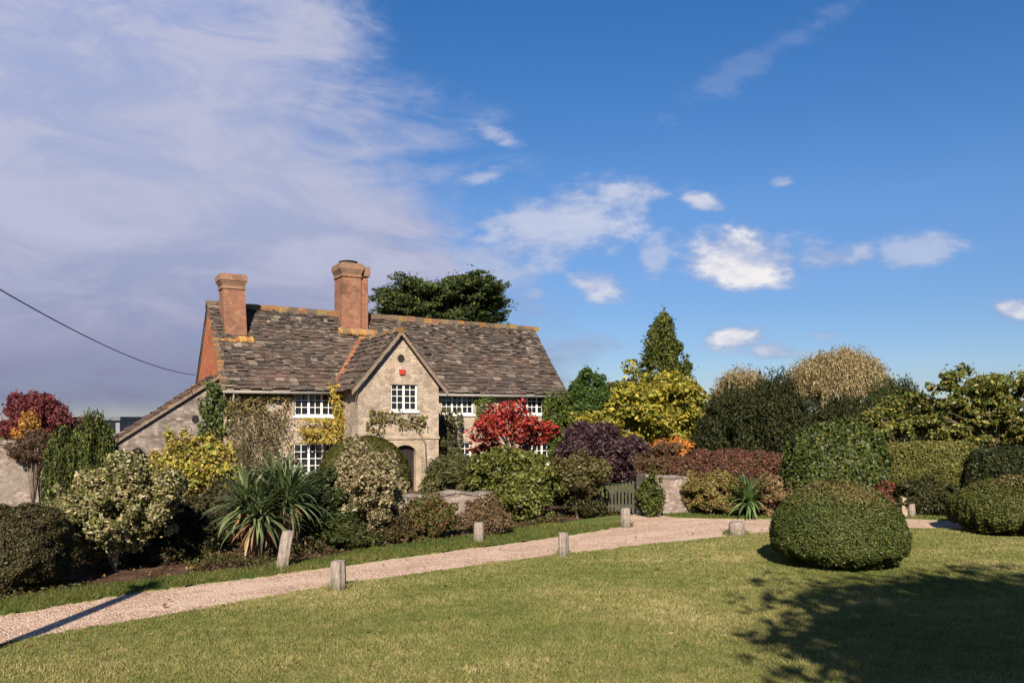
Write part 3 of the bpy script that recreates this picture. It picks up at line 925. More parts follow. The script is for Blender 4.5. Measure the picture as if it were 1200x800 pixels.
# slated slopes: quad patch given by its four corners; every slate a thin slab
def slates(mb, e0, e1, r0, r1, rows, width, cols, rs, thick=0.04, clip=None, sag=0.0, proud=0.02):
    e0, e1, r0, r1 = [Vector(v) for v in (e0, e1, r0, r1)]
    nrm = (e1 - e0).cross(r0 - e0).normalized()
    # rows get narrower towards the ridge
    t = np.cumsum(np.linspace(1.22, 0.8, rows)); t = np.concatenate([[0], t / t[-1]])
    for j in range(rows):
        b0 = t[j]; b1 = min(1.0, t[j + 1] + (t[j + 1] - t[j]) * 0.30)
        L0, L1 = e0.lerp(r0, b0), e1.lerp(r1, b0)
        ln = (L1 - L0).length; x = -rs.uniform(0, width * 0.6)
        while x < ln:
            w = width * rs.uniform(0.55, 1.5) * (1.25 - 0.5 * b0)
            xa, xb = max(0, x) / ln, min(ln, x + w - 0.012) / ln
            x += w
            if xb - xa < 0.02 / ln: continue
            if clip and not clip((xa + xb) / 2, b0): continue
            dj = rs.normal(0, 0.03)
            def pt(a, b, h):
                p = e0.lerp(e1, a).lerp(r0.lerp(r1, a), b)
                s = sag * math.sin(PI * a) * math.sin(PI * min(1, b)) if sag else 0
                s += 0.03 * math.sin(a * 17 + 1.3) * math.sin(b * 5 + a * 9)
                return p + nrm * (h - s)
            bb0 = b0 + dj * 0.3
            h0 = proud + thick + rs.uniform(0.005, 0.045); h1 = proud + rs.uniform(0, 0.012); tw = rs.normal(0, 0.014)
            c = np.array(cols[rs.choice(len(cols))]) * math.exp(rs.normal(0, 0.20)) * 0.52
            kf = len(mb.f)
            mb.hexa([pt(xa, bb0, h0 - thick), pt(xb, bb0, h0 - thick + tw), pt(xb, b1, h1 - thick * .5), pt(xa, b1, h1 - thick * .5),
                     pt(xa, bb0, h0), pt(xb, bb0, h0 + tw), pt(xb, b1, h1), pt(xa, b1, h1)], tuple(c))
            mb.c[kf + 2] = tuple(c * 0.30)      # lower edge face darkened to paint in the shade line between courses
SLC = [(0.12, 0.084, 0.064), (0.155, 0.108, 0.082), (0.10, 0.078, 0.066), (0.18, 0.128, 0.096), (0.135, 0.106, 0.086), (0.14, 0.088, 0.070), (0.085, 0.064, 0.050), (0.28, 0.22, 0.17)]
LIC = [(0.22, 0.105, 0.035), (0.15, 0.10, 0.055), (0.12, 0.09, 0.06), (0.17, 0.08, 0.045), (0.20, 0.13, 0.05)]
rsr = np.random.RandomState(5)
OV = 0.30
slope = (RZL - EAV) / RY
ez = EAV - OV * slope * 0.55 + 0.02
mb = MB()
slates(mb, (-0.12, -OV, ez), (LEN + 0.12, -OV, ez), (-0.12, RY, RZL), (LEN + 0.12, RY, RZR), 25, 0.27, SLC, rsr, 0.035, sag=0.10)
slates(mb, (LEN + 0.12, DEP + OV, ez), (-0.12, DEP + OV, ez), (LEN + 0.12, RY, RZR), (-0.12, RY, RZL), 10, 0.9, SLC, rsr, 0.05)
roof = mb.build('roof', M_SLATE, house)
mb = MB()                                           # boards under the slates
for (a, b) in (((-OV, ez - 0.10), (RY, RZL - 0.16)), ((DEP + OV, ez - 0.10), (RY, RZL - 0.16))):
    mb.hexa([(-0.08, a[0], a[1]), (LEN + 0.08, a[0], a[1]), (LEN + 0.08, b[0], b[1] - 0.27), (-0.08, b[0], b[1]),
             (-0.08, a[0], a[1] + 0.06), (LEN + 0.08, a[0], a[1] + 0.06), (LEN + 0.08, b[0], b[1] - 0.21), (-0.08, b[0], b[1] + 0.06)])
mb.build('roof_boarding', M_TIMBER, roof)
mb = MB()                                           # ridge tiles with orange lichen
x = -0.15
while x < LEN + 0.1:
    w = rsr.uniform(0.38, 0.5); z = RZL + (RZR - RZL) * x / LEN + 0.035 + rsr.normal(0, 0.012)
    prof = [(-0.20, -0.20), (-0.12, 0.01), (0.0, 0.075), (0.12, 0.01), (0.20, -0.20), (0.0, -0.06)]
    c = tuple(np.array(LIC[rsr.choice(len(LIC))]) * rsr.uniform(0.7, 1.1))
    b0 = len(mb.v)
    for xx in (x, x + w - 0.015):
        for (py, pz) in prof: mb.v.append((xx, RY + py, z + pz))
    n = len(prof)
    for i in range(n):
        j = (i + 1) % n
        mb.f.append((b0 + i, b0 + j, b0 + n + j, b0 + n + i)); mb.c.append(c)
    mb.f.append(tuple(b0 + i for i in reversed(range(n)))); mb.c.append(c); mb.f.append(tuple(b0 + n + i for i in range(n))); mb.c.append(c)
    x += w
mb.build('ridge_tiles', M_RIDGE, roof)
# verge of red and ochre tiles down the front of the left gable
mb = MB()
for k in range(26):
    b0, b1 = k / 26, (k + 1.25) / 26
    p0 = Vector((0, -OV, ez)).lerp(Vector((0, RY, RZL)), b0); p1 = Vector((0, -OV, ez)).lerp(Vector((0, RY, RZL)), min(1, b1))
    c = tuple(np.array(LIC[rsr.choice(len(LIC))]) * rsr.uniform(0.5, 1.15)); hh = 0.09; wv = rsr.uniform(-0.02, 0.14)
    mb.hexa([(-0.15, p0.y, p0.z + 0.0), (wv, p0.y, p0.z + 0.0), (wv, p1.y, p1.z), (-0.15, p1.y, p1.z),
             (-0.15, p0.y, p0.z + hh), (wv, p0.y, p0.z + hh), (wv, p1.y, p1.z + hh * .6), (-0.15, p1.y, p1.z + hh * .6)], c)
mb.build('verge_tiles', M_TILE, roof)
# red hung tiles on the left gable
mb = MB()
mb.poly([(-0.05, DEP - 0.05, 3.9), (-0.05, 0.02, 3.9), (-0.05, 0.02, EAV + 0.0), (-0.05, RY, RZL - 0.14), (-0.05, DEP - 0.05, EAV)])
mb.build('tile_hanging', M_HUNG, house)
# gutters, downpipe
mb = MB()
mb.tube([(-0.1, -OV - 0.05, ez - 0.08), (px0 - 0.35, -OV - 0.05, ez - 0.08)], 0.06, 8); mb.build('gutter', M_LEAD, house, True)
mb = MB()
mb.tube([(px1 + 0.35, -OV - 0.05, ez - 0.08), (LEN + 0.1, -OV - 0.05, ez - 0.08)], 0.06, 8); mb.build('gutter', M_LEAD, house, True)
mb = MB()
xg = 0.35
mb.tube([(xg, -OV - 0.05, ez - 0.1), (xg, -0.09, ez - 0.45), (xg, -0.09, 0.0)], 0.045, 8); mb.build('downpipe', M_LEAD, house, True)
mb = MB()
mb.tube([(px0 - 0.18, -0.09, ez - 0.1), (px0 - 0.18, -0.09, 0.0)], 0.045, 8); mb.build('downpipe', M_WHITE, house, True)

# porch roof
poh = 0.34
psl = (PAPEX - PEAVE) / (pxc - px0)
ex0, ex1 = px0 - poh, px1 + poh
pez = PEAVE - poh * psl * 0.75
back = 2.2
mb = MB()
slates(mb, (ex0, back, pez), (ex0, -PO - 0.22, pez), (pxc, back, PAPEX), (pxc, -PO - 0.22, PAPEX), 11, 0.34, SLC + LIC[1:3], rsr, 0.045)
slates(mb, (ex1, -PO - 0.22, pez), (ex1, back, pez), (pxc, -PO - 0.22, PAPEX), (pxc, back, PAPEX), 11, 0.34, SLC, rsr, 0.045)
pr = mb.build('porch_roof', M_SLATE, house)
mb = MB()
y = -PO - 0.26
while y < 0.9:
    w = rsr.uniform(0.34, 0.42); c = tuple(np.array(LIC[rsr.choice(len(LIC))]) * rsr.uniform(0.8, 1.1))
    z = PAPEX + 0.04 + rsr.normal(0, 0.01)
    mb.hexa([(pxc - .17, y, z - .16), (pxc + .17, y, z - .16), (pxc + .17, y + w, z - .16), (pxc - .17, y + w, z - .16),
             (pxc - .05, y, z + .07), (pxc + .05, y, z + .07), (pxc + .05, y + w - .015, z + .07), (pxc - .05, y + w - .015, z + .07)], c)
    y += w
mb.build('ridge_tiles', M_RIDGE, pr)
for s, xe in ((-1, ex0), (1, ex1)):
    mb = MB(); yb0, yb1 = -PO - 0.245, -PO - 0.20
    th = 0.20
    # curved bargeboard, flicking out at the eave
    N = 8; prev = None
    pts = []
    for k in range(N + 1):
        f = k / N; x_ = pxc + (xe - pxc) * f; z_ = PAPEX + (pez - PAPEX) * f + 0.10 * (max(0, f - 0.7) / 0.3) ** 2 * 0.5 - 0.005
        pts.append((x_, z_))
    for k in range(N):
        (xa, za), (xb, zb) = pts[k], pts[k + 1]
        mb.hexa([(xa, yb0, za - th), (xb, yb0, zb - th), (xb, yb1, zb - th), (xa, yb1, za - th), (xa, yb0, za), (xb, yb0, zb), (xb, yb1, zb), (xa, yb1, za)])
    mb.build('bargeboard', M_TIMBER, pr)
# valley of red clay tiles between porch roof and main roof
mb = MB()
zb_ = pez; 
def main_z(y): return EAV + slope * y
v0 = Vector((ex0 + 0.02, (pez - EAV) / slope, pez)); v1 = Vector((pxc, (PAPEX - EAV) / slope, PAPEX))
v0.y = max(v0.y, -OV)
for k in range(18):
    p0, p1 = v0.lerp(v1, k / 18), v0.lerp(v1, (k + 1.2) / 18)
    c = tuple(np.array([(0.27, 0.085, 0.04), (0.22, 0.08, 0.042), (0.26, 0.12, 0.05)][k % 3]) * rsr.uniform(0.7, 1.1))
    w = 0.16; up_ = 0.13
    mb.hexa([(p0.x - w, p0.y, p0.z), (p0.x + w, p0.y - .05, p0.z), (p1.x + w, p1.y - .05, p1.z), (p1.x - w, p1.y, p1.z),
             (p0.x - w, p0.y - .06, p0.z + up_), (p0.x + w, p0.y - .1, p0.z + up_), (p1.x + w, p1.y - .1, p1.z + up_ * .8), (p1.x - w, p1.y - .06, p1.z + up_ * .8)], c)
mb.build('valley_tiles', M_TILE, pr)

# chimneys
def chimney(x0, x1, y0, y1, zb, zt, lean, extra=None, label=None):
    mb = MB()
    def ring(g, z):
        dxl = lean * (z - zb)
        return [(x0 - g + dxl, y0 - g, z), (x1 + g + dxl, y0 - g, z), (x1 + g + dxl, y1 + g, z), (x0 - g + dxl, y1 + g, z)]
    zc = zt - 0.62
    mb.hexa(ring(0, zb) + ring(0, zc))
    if extra:
        ea, eb = extra
        mb.box(ea, eb, y0 + 0.08, y1 - 0.08, zb, zc)
    st = mb.build('chimney', M_BRICK, house, label=label)
    mb = MB()
    zz = zc + 0.001
    for g, h in ((0.045, 0.08), (0.015, 0.10), (0.045, 0.08), (0.08, 0.08), (0.115, 0.22), (0.07, 0.06)):
        mb.hexa(ring(g, zz) + ring(g, zz + h - 0.002)); zz += h
    mb.build('cap', M_BRICKTOP, st)
    return st, zz
CH = lambda u, t: hs_(u, -t)
c1y0, c1y1 = 1.75, 2.6
c1a, c1b = CH(264, c1y0), CH(290, c1y0)
def zat(u, y, t):
    return hz_(u, y, -t)
st1, z1_ = chimney(c1a, c1b, c1y0, c1y1, EAV + slope * c1y0 - 0.1, zat(270, 322, 2.0), -0.05, label='square brick chimney with corbelled top at the gable end')
mb = MB()
for k in range(9):                                   # lichen covered tile collar at the foot
    xa = c1a - 0.22 + (c1b - c1a + 0.46) * k / 9; xb = xa + (c1b - c1a + 0.46) / 9 - 0.012
    zc = EAV + slope * (c1y0 - 0.12) + 0.03 + rsr.normal(0, 0.02); yo = rsr.uniform(-0.04, 0.03)
    mb.hexa([(xa, c1y0 - 0.24 + yo, zc - .07), (xb, c1y0 - 0.24 + yo, zc - .07), (xb, c1y0 + .02, zc + .12), (xa, c1y0 + .02, zc + .12),
             (xa, c1y0 - 0.25 + yo, zc + .02), (xb, c1y0 - 0.25 + yo, zc + .02), (xb, c1y0 + .01, zc + .21), (xa, c1y0 + .01, zc + .21)], tuple(np.array([(0.40, 0.20, 0.04), (0.30, 0.12, 0.045), (0.36, 0.22, 0.06)][k % 3]) * rsr.uniform(.7, 1.1)))
mb.build('collar', M_RIDGE, st1)
c2y0, c2y1 = 2.35, 3.5
c2a, c2b, c2c = CH(401, c2y0), CH(423, c2y0), CH(432, c2y0)
st2, z2_ = chimney(c2a, c2b, c2y0, c2y1, EAV + slope * c2y0 - 0.2, zat(412, 311, 2.9), 0.0, (c2b - 0.01, c2c), 'tall brick chimney with narrower flue beside it on the ridge')
mb = MB()
mb.box(c2b + 0.16, c2c + 0.08, c2y0 - 0.02, c2y1 + 0.02, z2_ - 0.55, z2_ - 0.12)
mb.build('flue_cap', M_BRICKTOP, st2)
mb = MB()
cx_, cy_ = (c2a + c2c) / 2 - 0.15, (c2y0 + c2y1) / 2
mb.tube([(cx_, cy_, z2_ - 0.02), (cx_, cy_, z2_ + 0.12), (cx_, cy_, z2_ + 0.14), (cx_, cy_, z2_ + 0.19)], [0.40, 0.40, 0.46, 0.30], 14)
mb.build('cowl', M_SOOT, st2)
mb = MB()
for k in range(10):
    xa = c2a - 0.2 + (c2c - c2a + 0.6) * k / 10; xb = xa + (c2c - c2a + 0.6) / 10 - 0.012; zc = EAV + slope * (c2y0 - 0.15) + rsr.normal(0, 0.02); yo = rsr.uniform(-0.05, 0.04)
    mb.hexa([(xa, c2y0 - .26 + yo, zc - .09), (xb, c2y0 - .26 + yo, zc - .09), (xb, c2y0 + .02, zc + .13), (xa, c2y0 + .02, zc + .13),
             (xa, c2y0 - .27 + yo, zc + .0), (xb, c2y0 - .27 + yo, zc + .0), (xb, c2y0 + .01, zc + .22), (xa, c2y0 + .01, zc + .22)], tuple(np.array([(0.34, 0.19, 0.06), (0.22, 0.15, 0.09), (0.28, 0.14, 0.06)][k % 3]) * rsr.uniform(.6, 1.1)))
mb.build('collar', M_RIDGE, st2)

# lean-to on the left gable
ly0, ly1 = 0.5, 2.4
lx = hs_(137, -ly0); lzt, lzb = hz_(262, 437, -ly0), hz_(137, 513, -ly0)
mb = MB()
mb.prism([(lx, -0.1), (-0.06, -0.1), (-0.06, lzt - 0.12), (lx, lzb - 0.12)], ly0, ly1)
lean = mb.build('side_wall', M_RUBBLE, house)
mb = MB()
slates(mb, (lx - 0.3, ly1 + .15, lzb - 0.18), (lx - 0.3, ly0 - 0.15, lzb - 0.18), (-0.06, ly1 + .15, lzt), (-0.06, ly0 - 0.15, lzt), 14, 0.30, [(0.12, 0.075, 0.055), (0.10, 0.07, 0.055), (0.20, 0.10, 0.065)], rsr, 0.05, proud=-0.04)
mb.build('side_roof', M_TILE, house)
mb = MB()
mb.hexa([(lx - 0.28, ly0 - 0.14, lzb - 0.36), (-0.06, ly0 - 0.14, lzt - 0.2), (-0.06, ly0 - 0.02, lzt - 0.2), (lx - 0.28, ly0 - 0.02, lzb - 0.36),
         (lx - 0.28, ly0 - 0.14, lzb - 0.2), (-0.06, ly0 - 0.14, lzt - 0.05), (-0.06, ly0 - 0.02, lzt - 0.05), (lx - 0.28, ly0 - 0.02, lzb - 0.2)])
mb.build('verge_board', M_TIMBER, house)
hu, hv = hs_(229, -ly0), hz_(229, 491, -ly0)
mb = MB(); mb.prism([(hu + 0.14 * math.cos(a), hv + 0.17 * math.sin(a)) for a in np.linspace(0, 2 * PI, 16, endpoint=False)], ly0 - 0.01, ly0 - 0.003)
mb.build('round_vent', M_DARK, house)

# ------------------------------------------------------------------ walls, gate, posts
def wall_run(name, label, pts, h, th, m, cap, hv=0.03, seed=0, cat='wall'):
    """free-standing wall along ground points, a little uneven on top, with coping"""
    rs = np.random.RandomState(seed)
    P = [Vector(p) for p in pts]; o = P[0]
    root = thing(name, label, cat, (o.x, o.y, 0))
    mb = MB(); mc = MB()
    for i in range(len(P) - 1):
        a, b = P[i] - o, P[i + 1] - o; d = (b - a); n = max(1, int(d.length / 0.6)); t = d.normalized(); q = Vector((-t.y, t.x)) * th / 2
        hs = [h + rs.normal(0, hv) for _ in range(n + 1)]
        for k in range(n):
            u, w = a + d * k / n, a + d * (k + 1) / n
            mb.hexa([(u - q).to_tuple() + (-0.1,), (w - q).to_tuple() + (-0.1,), (w + q).to_tuple() + (-0.1,), (u + q).to_tuple() + (-0.1,),
                     (u - q).to_tuple() + (hs[k],), (w - q).to_tuple() + (hs[k + 1],), (w + q).to_tuple() + (hs[k + 1],), (u + q).to_tuple() + (hs[k],)])
            q2 = q * 1.18; e = t * 0.012
            mc.hexa([(u - q2 + e).to_tuple() + (hs[k] + .002,), (w - q2 - e).to_tuple() + (hs[k + 1] + .002,), (w + q2 - e).to_tuple() + (hs[k + 1] + .002,), (u + q2 + e).to_tuple() + (hs[k] + .002,),
                     (u - q2 + e).to_tuple() + (hs[k] + cap,), (w - q2 - e).to_tuple() + (hs[k + 1] + cap,), (w + q2 - e).to_tuple() + (hs[k + 1] + cap,), (u + q2 + e).to_tuple() + (hs[k] + cap,)])
    mb.build('stonework', m, root); mc.build('coping', M_RUBBLE, root)
    return root
W2 = lambda u, Z: (PX(u, Z), Z)
M_PALEWALL = stone_mat('pale_rubble', [(0.16, 0.115, 0.095), (0.25, 0.19, 0.16), (0.33, 0.265, 0.225), (0.21, 0.16, 0.135)], (0.22, 0.17, 0.14), 5.5, 11.0, stain_amt=0.6)
wall_run('boundary_wall', 'tall pale pinkish stone garden wall running from house to photo edge', [W2(-90, 28.6), W2(60, 29.6), W2(138, 35.5)], 2.1, 0.45, M_PALEWALL, 0.14, 0.02, 1)
wall_run('low_garden_wall', 'low rubble garden wall below the arched door behind shrubs', [W2(440, 23.3), W2(560, 24.5), W2(610, 25.2)], 0.84, 0.4, M_PALEWALL, 0.08, 0.03, 2)
wall_run('low_garden_wall', 'rubble garden wall with ivy on the far side of the wooden gate', [W2(752, 26.6), W2(815, 27.0)], 1.12, 0.4, M_PALEWALL, 0.08, 0.04, 3)
gZ = 26.4
ga, gb = PX(707, gZ), PX(744, gZ)
gate = thing('garden_gate', 'weathered wooden garden gate with upright pickets and curved top', 'gate', (ga, gZ, 0))
gw = gb - ga; mb = MB(); n = 9
for k in range(n):
    f = (k + 0.5) / n; x = gw * f; zt = 0.92 + 0.16 * f ** 1.5
    mb.box(x - 0.032, x + 0.032, -0.02, 0.005, 0.12, zt)
mb.build('picket', M_GATE, gate)
mb = MB(); mb.box(0.0, gw, 0.006, 0.05, 0.25, 0.34); mb.box(0.0, gw, 0.006, 0.05, 0.74, 0.83); mb.build('rail', M_GATE, gate)
gp = thing('gate_post', 'dark square gate post beside the wooden garden gate', 'post', (PX(748, gZ), gZ, 0))
mb = MB(); mb.box(-0.075, 0.075, -0.07, 0.07, -0.1, 1.22); mb.build('shaft', M_DKPOST, gp, bevel=0.01)
mb = MB(); mb.hexa([(-.09, -.085, 1.223), (.09, -.085, 1.223), (.09, .085, 1.223), (-.09, .085, 1.223), (-.02, -.02, 1.30), (.02, -.02, 1.30), (.02, .02, 1.30), (-.02, .02, 1.30)]); mb.build('cap', M_DKPOST, gp)

def post(u, yb, yt, wpx, lean, label, seed, fat=1.0):
    rs = np.random.RandomState(seed)
    p = G(u, yb); h = (yb - yt) / F * p.y; r = wpx / 2 / F * p.y
    o = MB(); n = 16; rings = 7
    fl = rs.uniform(0.88, 1.1, n)
    for i in range(rings):
        f = i / (rings - 1); z = -0.08 + (h + 0.08) * f
        for k in range(n):
            a = 2 * PI * k / n; rr = r * fl[k] * (1.06 - 0.08 * f) * rs.uniform(0.96, 1.03)
            if i == rings - 1: rr *= 0.93
            o.v.append((math.cos(a) * rr + lean * z, math.sin(a) * rr, z + (rs.normal(0, 0.008) if i == rings - 1 else 0)))
    for i in range(rings - 1):
        for k in range(n):
            o.f.append((i * n + k, i * n + (k + 1) % n, (i + 1) * n + (k + 1) % n, (i + 1) * n + k)); o.c.append(None)
    o.f.append(tuple((rings - 1) * n + k for k in range(n))); o.c.append(None)
    ob = o.build('wooden_post', M_POST)
    ob.location = (p.x, p.y, 0.0)
    ob['label'] = label; ob['category'] = 'post'; ob['group'] = 'short wooden posts along the gravel path'
    return ob
post(396, 693, 657, 18, 0.0, 'short upright wooden post on lawn edge, nearest the viewer', 1)
post(330, 667, 622, 15, 0.16, 'leaning wooden post standing before the spiky strap-leaved plant', 2)
post(561, 637, 612, 12, 0.0, 'pale wooden post on the verge before the brown shrub and low wall', 3)
post(660, 653, 624, 12, 0.0, 'slim greyish wooden post on lawn edge midway along the path', 4)
post(733, 618, 595, 12, 0.0, 'pinkish pale wooden post in front of the garden gate', 5)
post(863, 628, 611, 18, 0.0, 'squat broad wooden post on lawn edge beside the big clipped dome', 6)
post(1068, 607, 590, 8, 0.0, 'thin wooden post on the far grass beyond the big clipped dome', 7)

# overhead wire and the pole it comes from (the pole stands left of the frame, its shadow crosses the path)
pp = Vector((-7.05, 5.6, 0)); ph = 6.4
pole = thing('utility_pole', 'tall wooden utility pole holding the overhead wire to the house', 'pole', pp)
mb = MB(); mb.tube([(0, 0, -0.3), (0, 0, ph * .5), (0, 0, ph)], [0.15, 0.13, 0.11], 12); mb.build('shaft', M_POST, pole, True)
mb = MB(); mb.box(-0.3, 0.3, -0.05, 0.05, ph - 0.32, ph - 0.22); mb.build('crossarm', M_TIMBER, pole)
we = A0 + HD * (-0.10) + HB * 3.0
q = Vector((PX(229, we.y), we.y, ZZ(439, we.y)))
s0 = Vector((pp.x, pp.y + .05, ph - 0.2))
path = []
for k in range(33):
    f = k / 32; p = s0.lerp(q, f); p.z -= 0.62 * 4 * f * (1 - f); path.append(p)
mb = MB(); mb.tube(path, 0.014, 6)
w_ = mb.build('overhead_wire', M_WIRE, None, True)
w_['label'] = 'thin black overhead wire sloping down to the house gable'; w_['category'] = 'wire'

# flat roofed building beyond the boundary wall
bZ = 62.0
ob = thing('outbuilding', 'grey flat roofed building far beyond the garden wall', 'building', (PX(100, bZ), bZ, 0))
mb = MB(); mb.box(-2.5, 2.5, 0, 4, -0.1, 2.85); mb.build('wall', M_SHED, ob)
mb = MB(); mb.box(-2.75, 2.65, -0.25, 4.2, 2.853, 3.12); mb.build('roof', M_FLATROOF, ob)
mb = MB(); mb.box(-0.9, 2.2, -0.04, -0.003, 1.9, 2.7); mb.build('window', M_GLASS, ob)

# ------------------------------------------------------------------ plants
GRN = [(0.055, 0.085, 0.02), (0.085, 0.12, 0.03), (0.04, 0.06, 0.016)]
DKG = [(0.028, 0.045, 0.014), (0.045, 0.065, 0.018), (0.02, 0.032, 0.012)]
VAR = [(0.30, 0.27, 0.14), (0.22, 0.20, 0.09), (0.12, 0.13, 0.05), (0.36, 0.31, 0.19), (0.08, 0.09, 0.03)]

# --- left border
clipped('clipped_bush', 'dark brownish green bush at the photo\'s left edge', 'bush', -60, 76, 596, 14.9, [(0.055, 0.05, 0.022), (0.075, 0.06, 0.028), (0.04, 0.045, 0.016), (0.10, 0.075, 0.035)], 0.05, 0.5, 2.6, 0.45, 5.0, 0.06, ry=0.95, scatter=0.8, zlo=0.0)
shrub('variegated_shrub', 'round cream and green variegated shrub on short bare stems', 'shrub', 64, 206, 548, 16.8, VAR, 0.085, 0.55, n=70, lump=0.22, cover=3.2, wide=0.5, legs=0.42, nst=9, bark=M_PALEBARK, stem_r=0.018, scatter=0.85, ry=1.05)
def weeping():
    rs = rsn(); Z = 21.0
    root = thing('weeping_conifer', 'dark green weeping conifer with two humps against the pale wall', 'tree', (PX(95, Z), Z, 0))
    E = []
    for (cu, w, yt) in ((112, 25, 480), (78, 25, 495), (96, 42, 506)):
        cx = PX(cu, Z) - PX(95, Z); top = ZZ(yt, Z); rw = w / F * Z
        for k in range(75):
            a = rs.uniform(0, 2 * PI); q = math.sqrt(rs.uniform(0, 1))
            x, y = cx + math.cos(a) * q * rw, math.sin(a) * q * rw * 0.9
            zt = top - (q ** 1.6) * (0.7 * rw + 0.5) - rs.uniform(0, 0.10)
            ln = rs.uniform(0.9, 1.9) * (0.5 + q)
            E.append((x, y, max(zt - ln / 2, 0.5), 0.09, 0.09, ln / 2))
        E.append((cx, 0, top * 0.45, rw * 0.72, rw * 0.65, top * 0.38))
    pos, nr, i = ell_leaves(rs, E, 0.065, 0.4, 2.2, 0.3, 120000, 0.1, 0.15, holes=0.5, rough=0.3)
    ax = np.tile(np.array([0, 0, -1.0]), (len(pos), 1))
    strand = np.exp(rs.normal(0, 0.42, len(E)))[i][:, None]
    cols = palette(rs, len(pos), [(0.030, 0.046, 0.016), (0.045, 0.064, 0.018), (0.075, 0.09, 0.024), (0.02, 0.03, 0.011)]) * strand
    part('foliage', leaf_mesh('foliage', rs, pos, nr, 0.085, 0.36, cols, M_NEEDLE, ax, 0.6, 2.0), root)
    mb = MB(); mb.tube([(0, 0, -0.1), (0.05, 0, 1.5), (PX(112, Z) - PX(95, Z), 0, ZZ(478, Z) - 0.15)], [0.10, 0.07, 0.02], 8); mb.build('trunk', M_BARK, root, True)
weeping()
wc = shrub('wall_creeper', 'brown twiggy creeper sprawling over the pale garden wall', 'creeper', 4, 64, 508, 28.6, [(0.11, 0.06, 0.04), (0.15, 0.085, 0.055), (0.08, 0.055, 0.033)], 0.09, 0.35, n=44, lump=0.34, cover=1.8, wide=0.6, legs=1.45, ry=0.42, nst=16, stem_r=0.022, jit=0.3)
wc.rotation_euler.z = math.atan2(29.6 - 28.6, PX(60, 29.6) - PX(-90, 28.6))
wc.location.y = 28.85
shrub('maroon_tree', 'maroon leaved tree rising beyond the garden wall by the outbuilding', 'tree', 5, 76, 463, 50.0, [(0.14, 0.028, 0.035), (0.19, 0.04, 0.045), (0.09, 0.022, 0.03)], 0.17, 0.6, n=50, lump=0.3, cover=2.4, wide=0.55, legs=1.0, trunk='trunk', crown='crown', stem_r=0.14, nst=10, core=0.6)
shrub('orange_shrub', 'low orange and yellow shrub just beyond the garden wall', 'shrub', 12, 50, 498, 42.0, [(0.42, 0.17, 0.03), (0.36, 0.23, 0.04), (0.25, 0.12, 0.03)], 0.13, 0.6, n=24, lump=0.3, cover=2.4)
clipped('clipped_bush', 'small dark rounded evergreen in front of the side lean-to', 'bush', 145, 178, 527, 24.5, [(0.025, 0.025, 0.02), (0.035, 0.035, 0.022)], 0.07, 0.5, 2.0, 0.55, 4.0, 0.04)
shrub('yellow_shrub', 'yellow and lime leaved shrub below the ivy covered house corner', 'shrub', 178, 270, 505, 22.5, [(0.36, 0.30, 0.05), (0.28, 0.25, 0.05), (0.14, 0.16, 0.03), (0.42, 0.34, 0.08), (0.20, 0.12, 0.06)], 0.11, 0.7, n=55, lump=0.22, cover=2.6, wide=0.6, scatter=0.8, nst=10, bark=M_PALEBARK, core=0.7, jit=0.2)
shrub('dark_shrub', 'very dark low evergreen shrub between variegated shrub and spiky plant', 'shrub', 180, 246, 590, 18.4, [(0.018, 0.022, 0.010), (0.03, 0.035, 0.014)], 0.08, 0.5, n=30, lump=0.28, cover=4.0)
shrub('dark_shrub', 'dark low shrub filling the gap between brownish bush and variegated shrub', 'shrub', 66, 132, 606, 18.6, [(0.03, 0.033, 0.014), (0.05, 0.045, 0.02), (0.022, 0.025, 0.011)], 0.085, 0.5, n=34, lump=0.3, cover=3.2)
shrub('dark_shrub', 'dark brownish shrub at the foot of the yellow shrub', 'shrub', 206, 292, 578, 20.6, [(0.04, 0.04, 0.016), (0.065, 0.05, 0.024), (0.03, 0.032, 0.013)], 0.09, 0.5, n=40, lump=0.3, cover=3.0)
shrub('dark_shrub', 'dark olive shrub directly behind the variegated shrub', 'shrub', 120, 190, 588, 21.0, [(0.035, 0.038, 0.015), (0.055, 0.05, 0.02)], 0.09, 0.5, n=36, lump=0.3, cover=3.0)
shrub('small_shrub', 'low dark bronze shrub at the feet of the variegated shrub', 'shrub', 150, 208, 640, 17.6, [(0.04, 0.04, 0.018), (0.07, 0.05, 0.028), (0.03, 0.032, 0.014)], 0.07, 0.5, n=30, lump=0.34, cover=2.6)
shrub('small_shrub', 'low dark green shrub between bed edge and the pinkish variegated shrub', 'shrub', 372, 432, 612, 19.6, [(0.035, 0.05, 0.016), (0.055, 0.07, 0.022), (0.025, 0.034, 0.012)], 0.075, 0.5, n=30, lump=0.34, cover=2.8)
shrub('small_shrub', 'low russet shrub right below the pinkish variegated shrub', 'shrub', 440, 488, 606, 20.6, [(0.10, 0.06, 0.035), (0.07, 0.06, 0.025), (0.05, 0.05, 0.02)], 0.075, 0.5, n=28, lump=0.36, cover=2.4)
shrub('small_shrub', 'low dark leafy shrub at the foot of the brown forked bush', 'shrub', 650, 706, 578, 26.0, [(0.045, 0.05, 0.018), (0.07, 0.065, 0.028), (0.03, 0.034, 0.013)], 0.08, 0.5, n=28, lump=0.34, cover=2.6)
shrub('twiggy_tree', 'sparse olive brown twiggy small tree against the house front', 'tree', 266, 340, 478, 29.0, [(0.17, 0.13, 0.065), (0.12, 0.10, 0.045), (0.22, 0.16, 0.08), (0.10, 0.09, 0.05)], 0.10, 0.35, n=60, lump=0.24, cover=0.34, wide=0.6, legs=0.6, trunk='trunk', crown='crown', stem_r=0.05, nst=34, core=0.5, jit=0.3, fill=0.4, bark=M_PALEBARK, trunk_h=1.4)
yp = G(292, 664)
